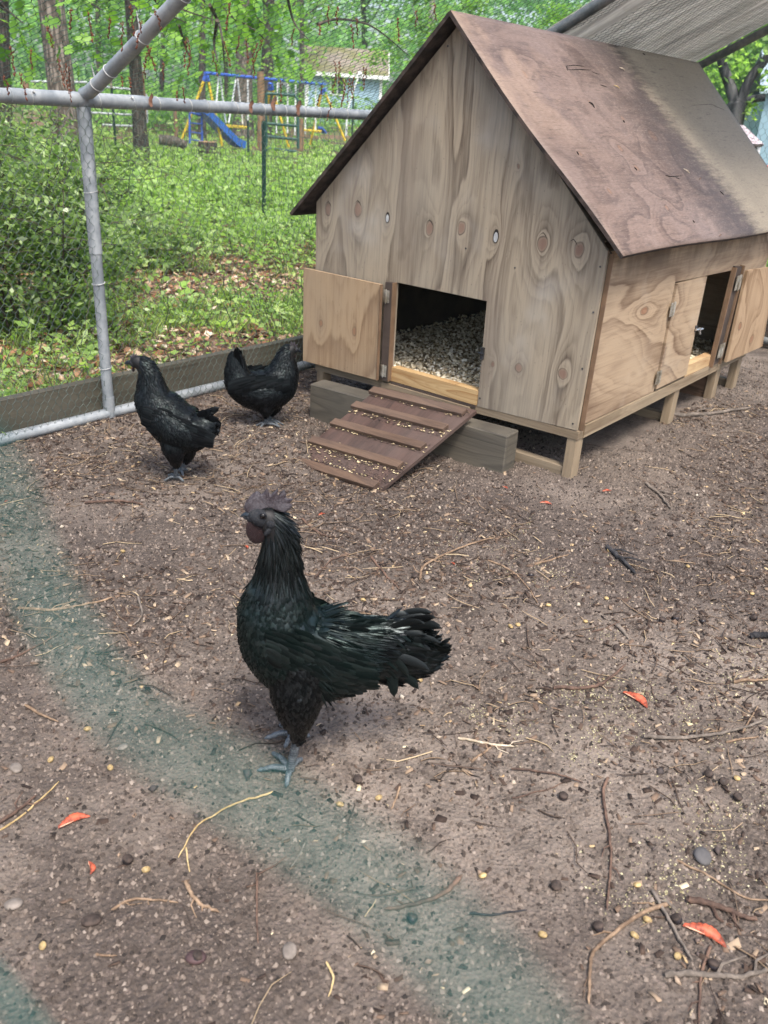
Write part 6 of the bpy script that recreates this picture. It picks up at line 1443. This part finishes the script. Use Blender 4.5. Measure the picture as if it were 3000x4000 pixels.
def wing_x(t, up, lo, y0, dirx):
    up, lo = np.array(up), np.array(lo)
    for sg in (-1, 1):
        V = []; F_ = []; tn = []; zn = []; k = 0
        for i in range(8):
            s_ = i/7
            for j in range(9):
                v = (j+.5*(i % 2))/9; a_ = np.array([np.interp(s_, np.linspace(0, 1, len(up)), up[:, q_]) for q_ in range(2)]); b_ = np.array([np.interp(s_, np.linspace(0, 1, len(lo)), lo[:, q_]) for q_ in range(2)]); c = a_*(1-v)+b_*v
                L = .026+.045*s_; W_ = .013+.002*s_; dx = np.array((.95*dirx, 0, -.3)); yy = sg*(y0+.014*math.sin(PI*min(1, v*.8+.15))*(1-.4*s_)+.002*(8-i)/8+random.uniform(0, .0015)); sd = np.array((.3*dirx, 0, .95)); base = np.array((c[0], yy, c[1]))
                for (tt, ww, q_) in ((-.2, .5, 0), (.25, .95, .001), (.6, 1, .002), (.86, .75, .0022), (1., .15, .002)):
                    for e in (-1, 0, 1): V.append(base+dx*L*tt+sd*e*W_*ww*.5+np.array((0, sg*(q_+(.001 if e == 0 else -.0006)-.006*tt*s_), 0)))
                tn += [random.random()]*15; zn += [min(1, random.uniform(.3, .9)*(1.1-.5*v))]*15
                for q_ in range(4): a0 = k+q_*3; F_ += [(a0, a0+3, a0+4, a0+1), (a0+1, a0+4, a0+5, a0+2)]
                k += 15
        me = npmesh('wing', np.array(V), np.array(F_), np.array(tn)); at = me.attributes.new('zone', 'FLOAT', 'POINT'); at.data.foreach_set('value', np.array(zn, np.float32)); link('wing', me, PL_H, t, True)
H1B = [(215, 232, .008, .009), (255, 225, .017, .020), (310, 250, .020, .024), (352, 320, .026, .031), (372, 410, .034, .040), (392, 500, .048, .054), (450, 590, .066, .064), (550, 690, .076, .068), (660, 740, .070, .066), (740, 730, .052, .052), (800, 700, .030, .036), (840, 680, .014, .018)]
H1T = [[(520, 740, .04, .042, -.02), (548, 880, .032, .034, -.032), (556, 960, .018, .020, -.030), (560, 1010, .0075, .0085, -.028)], [(620, 740, .04, .042, .02), (640, 850, .032, .034, .030), (650, 920, .018, .020, .030), (640, 975, .0075, .0085, .028)]]
hen('hen', (590, 1095) and (400+.5124*590, 1300+.5124*1115), -.22, None, H1B, H1T, 'black hen with a long raised neck standing near the corner post',
    [(740, 690, 900, 640, .026), (740, 700, 905, 700, .028), (730, 720, 895, 760, .028), (720, 740, 870, 790, .028), (740, 680, 880, 600, .026), (740, 670, 840, 570, .026), (700, 740, 820, 800, .028), (690, 700, 850, 620, .024), (720, 700, 880, 680, .026), (690, 730, 790, 790, .028), (700, 690, 800, 575, .022), (720, 720, 850, 730, .028)],
    [(300, 250), (262, 310), (248, 238), (205, 228), (164, 238), (262, 222, ), (290, 262), (236, 284), [(215, 205), (212, 178), (228, 182), (234, 165), (248, 176), (258, 165), (268, 190), (275, 205)]],
    [((560, 1005, -.028), (562, 1120), [(468, 1132), (500, 1088), (622, 1138), (595, 1095)]), ((640, 975, .028), (600, 1070), [(560, 1040), (545, 1075), (618, 1100), (660, 1060)])], 3000,
    ([(370, 520), (500, 540), (620, 620), (720, 680)], [(340, 660), (450, 760), (600, 790), (700, 780)], .056), -1)
H2B = [(1485, 150, .008, .009), (1448, 138, .018, .021), (1410, 170, .023, .027), (1392, 235, .034, .040), (1375, 310, .050, .056), (1330, 400, .066, .070), (1240, 450, .074, .072), (1140, 440, .066, .066), (1065, 400, .048, .056), (1030, 330, .030, .044), (1018, 250, .018, .032), (1015, 180, .010, .020)]
H2T = [[(1230, 480, .045, .045, -.02), (1245, 560, .036, .036, -.03), (1245, 610, .018, .020, -.028), (1240, 640, .0075, .0085, -.026)], [(1290, 480, .045, .045, .02), (1300, 550, .034, .034, .03), (1290, 600, .018, .020, .028), (1275, 630, .0075, .0085, .026)]]
hen('hen', (400+.5124*1255, 1300+.5124*705), .10, None, H2B, H2T, 'round black hen with upright tail beside the coop door',
    [(1060, 330, 1010, 112, .030), (1060, 330, 1040, 130, .030), (1050, 350, 985, 150, .030), (1040, 360, 978, 220, .030), (1080, 330, 1065, 160, .028), (1040, 380, 980, 300, .030), (1050, 400, 985, 370, .030), (1060, 340, 1025, 118, .030), (1060, 420, 1000, 420, .030), (1100, 310, 1085, 200, .028)],
    [(1425, 150), (1440, 200), (1462, 140), (1492, 140), (1524, 158), (1455, 126), (1418, 165), (1470, 188), [(1480, 118), (1488, 100), (1470, 102), (1468, 80), (1452, 92), (1440, 72), (1432, 95), (1425, 110), (1440, 122)]],
    [((1240, 640, -.026), (1250, 715), [(1160, 722), (1375, 738), (1325, 700), (1200, 735)]), ((1275, 630, .026), (1290, 695), [(1235, 690), (1385, 712), (1330, 685), (1350, 725)])], 3000,
    ([(1400, 330), (1290, 300), (1180, 300), (1090, 310)], [(1400, 420), (1300, 440), (1180, 430), (1090, 400)], .058), 1)

# ================================================================== DAMP AIR
hb = MB().box((-175, -175, -3), (175, 175, 19)).build('haze', None); HM = bpy.data.materials.new('haze'); HM.use_nodes = True; HM.node_tree.nodes.clear()
pv = HM.node_tree.nodes.new('ShaderNodeVolumePrincipled'); pv.inputs['Density'].default_value = .0015; pv.inputs['Color'].default_value = (.80, .95, .88, 1); pv.inputs['Anisotropy'].default_value = .3
ho = HM.node_tree.nodes.new('ShaderNodeOutputMaterial'); HM.node_tree.links.new(pv.outputs[0], ho.inputs['Volume']); hb.data.materials.append(HM); tag(hb, kind='stuff')
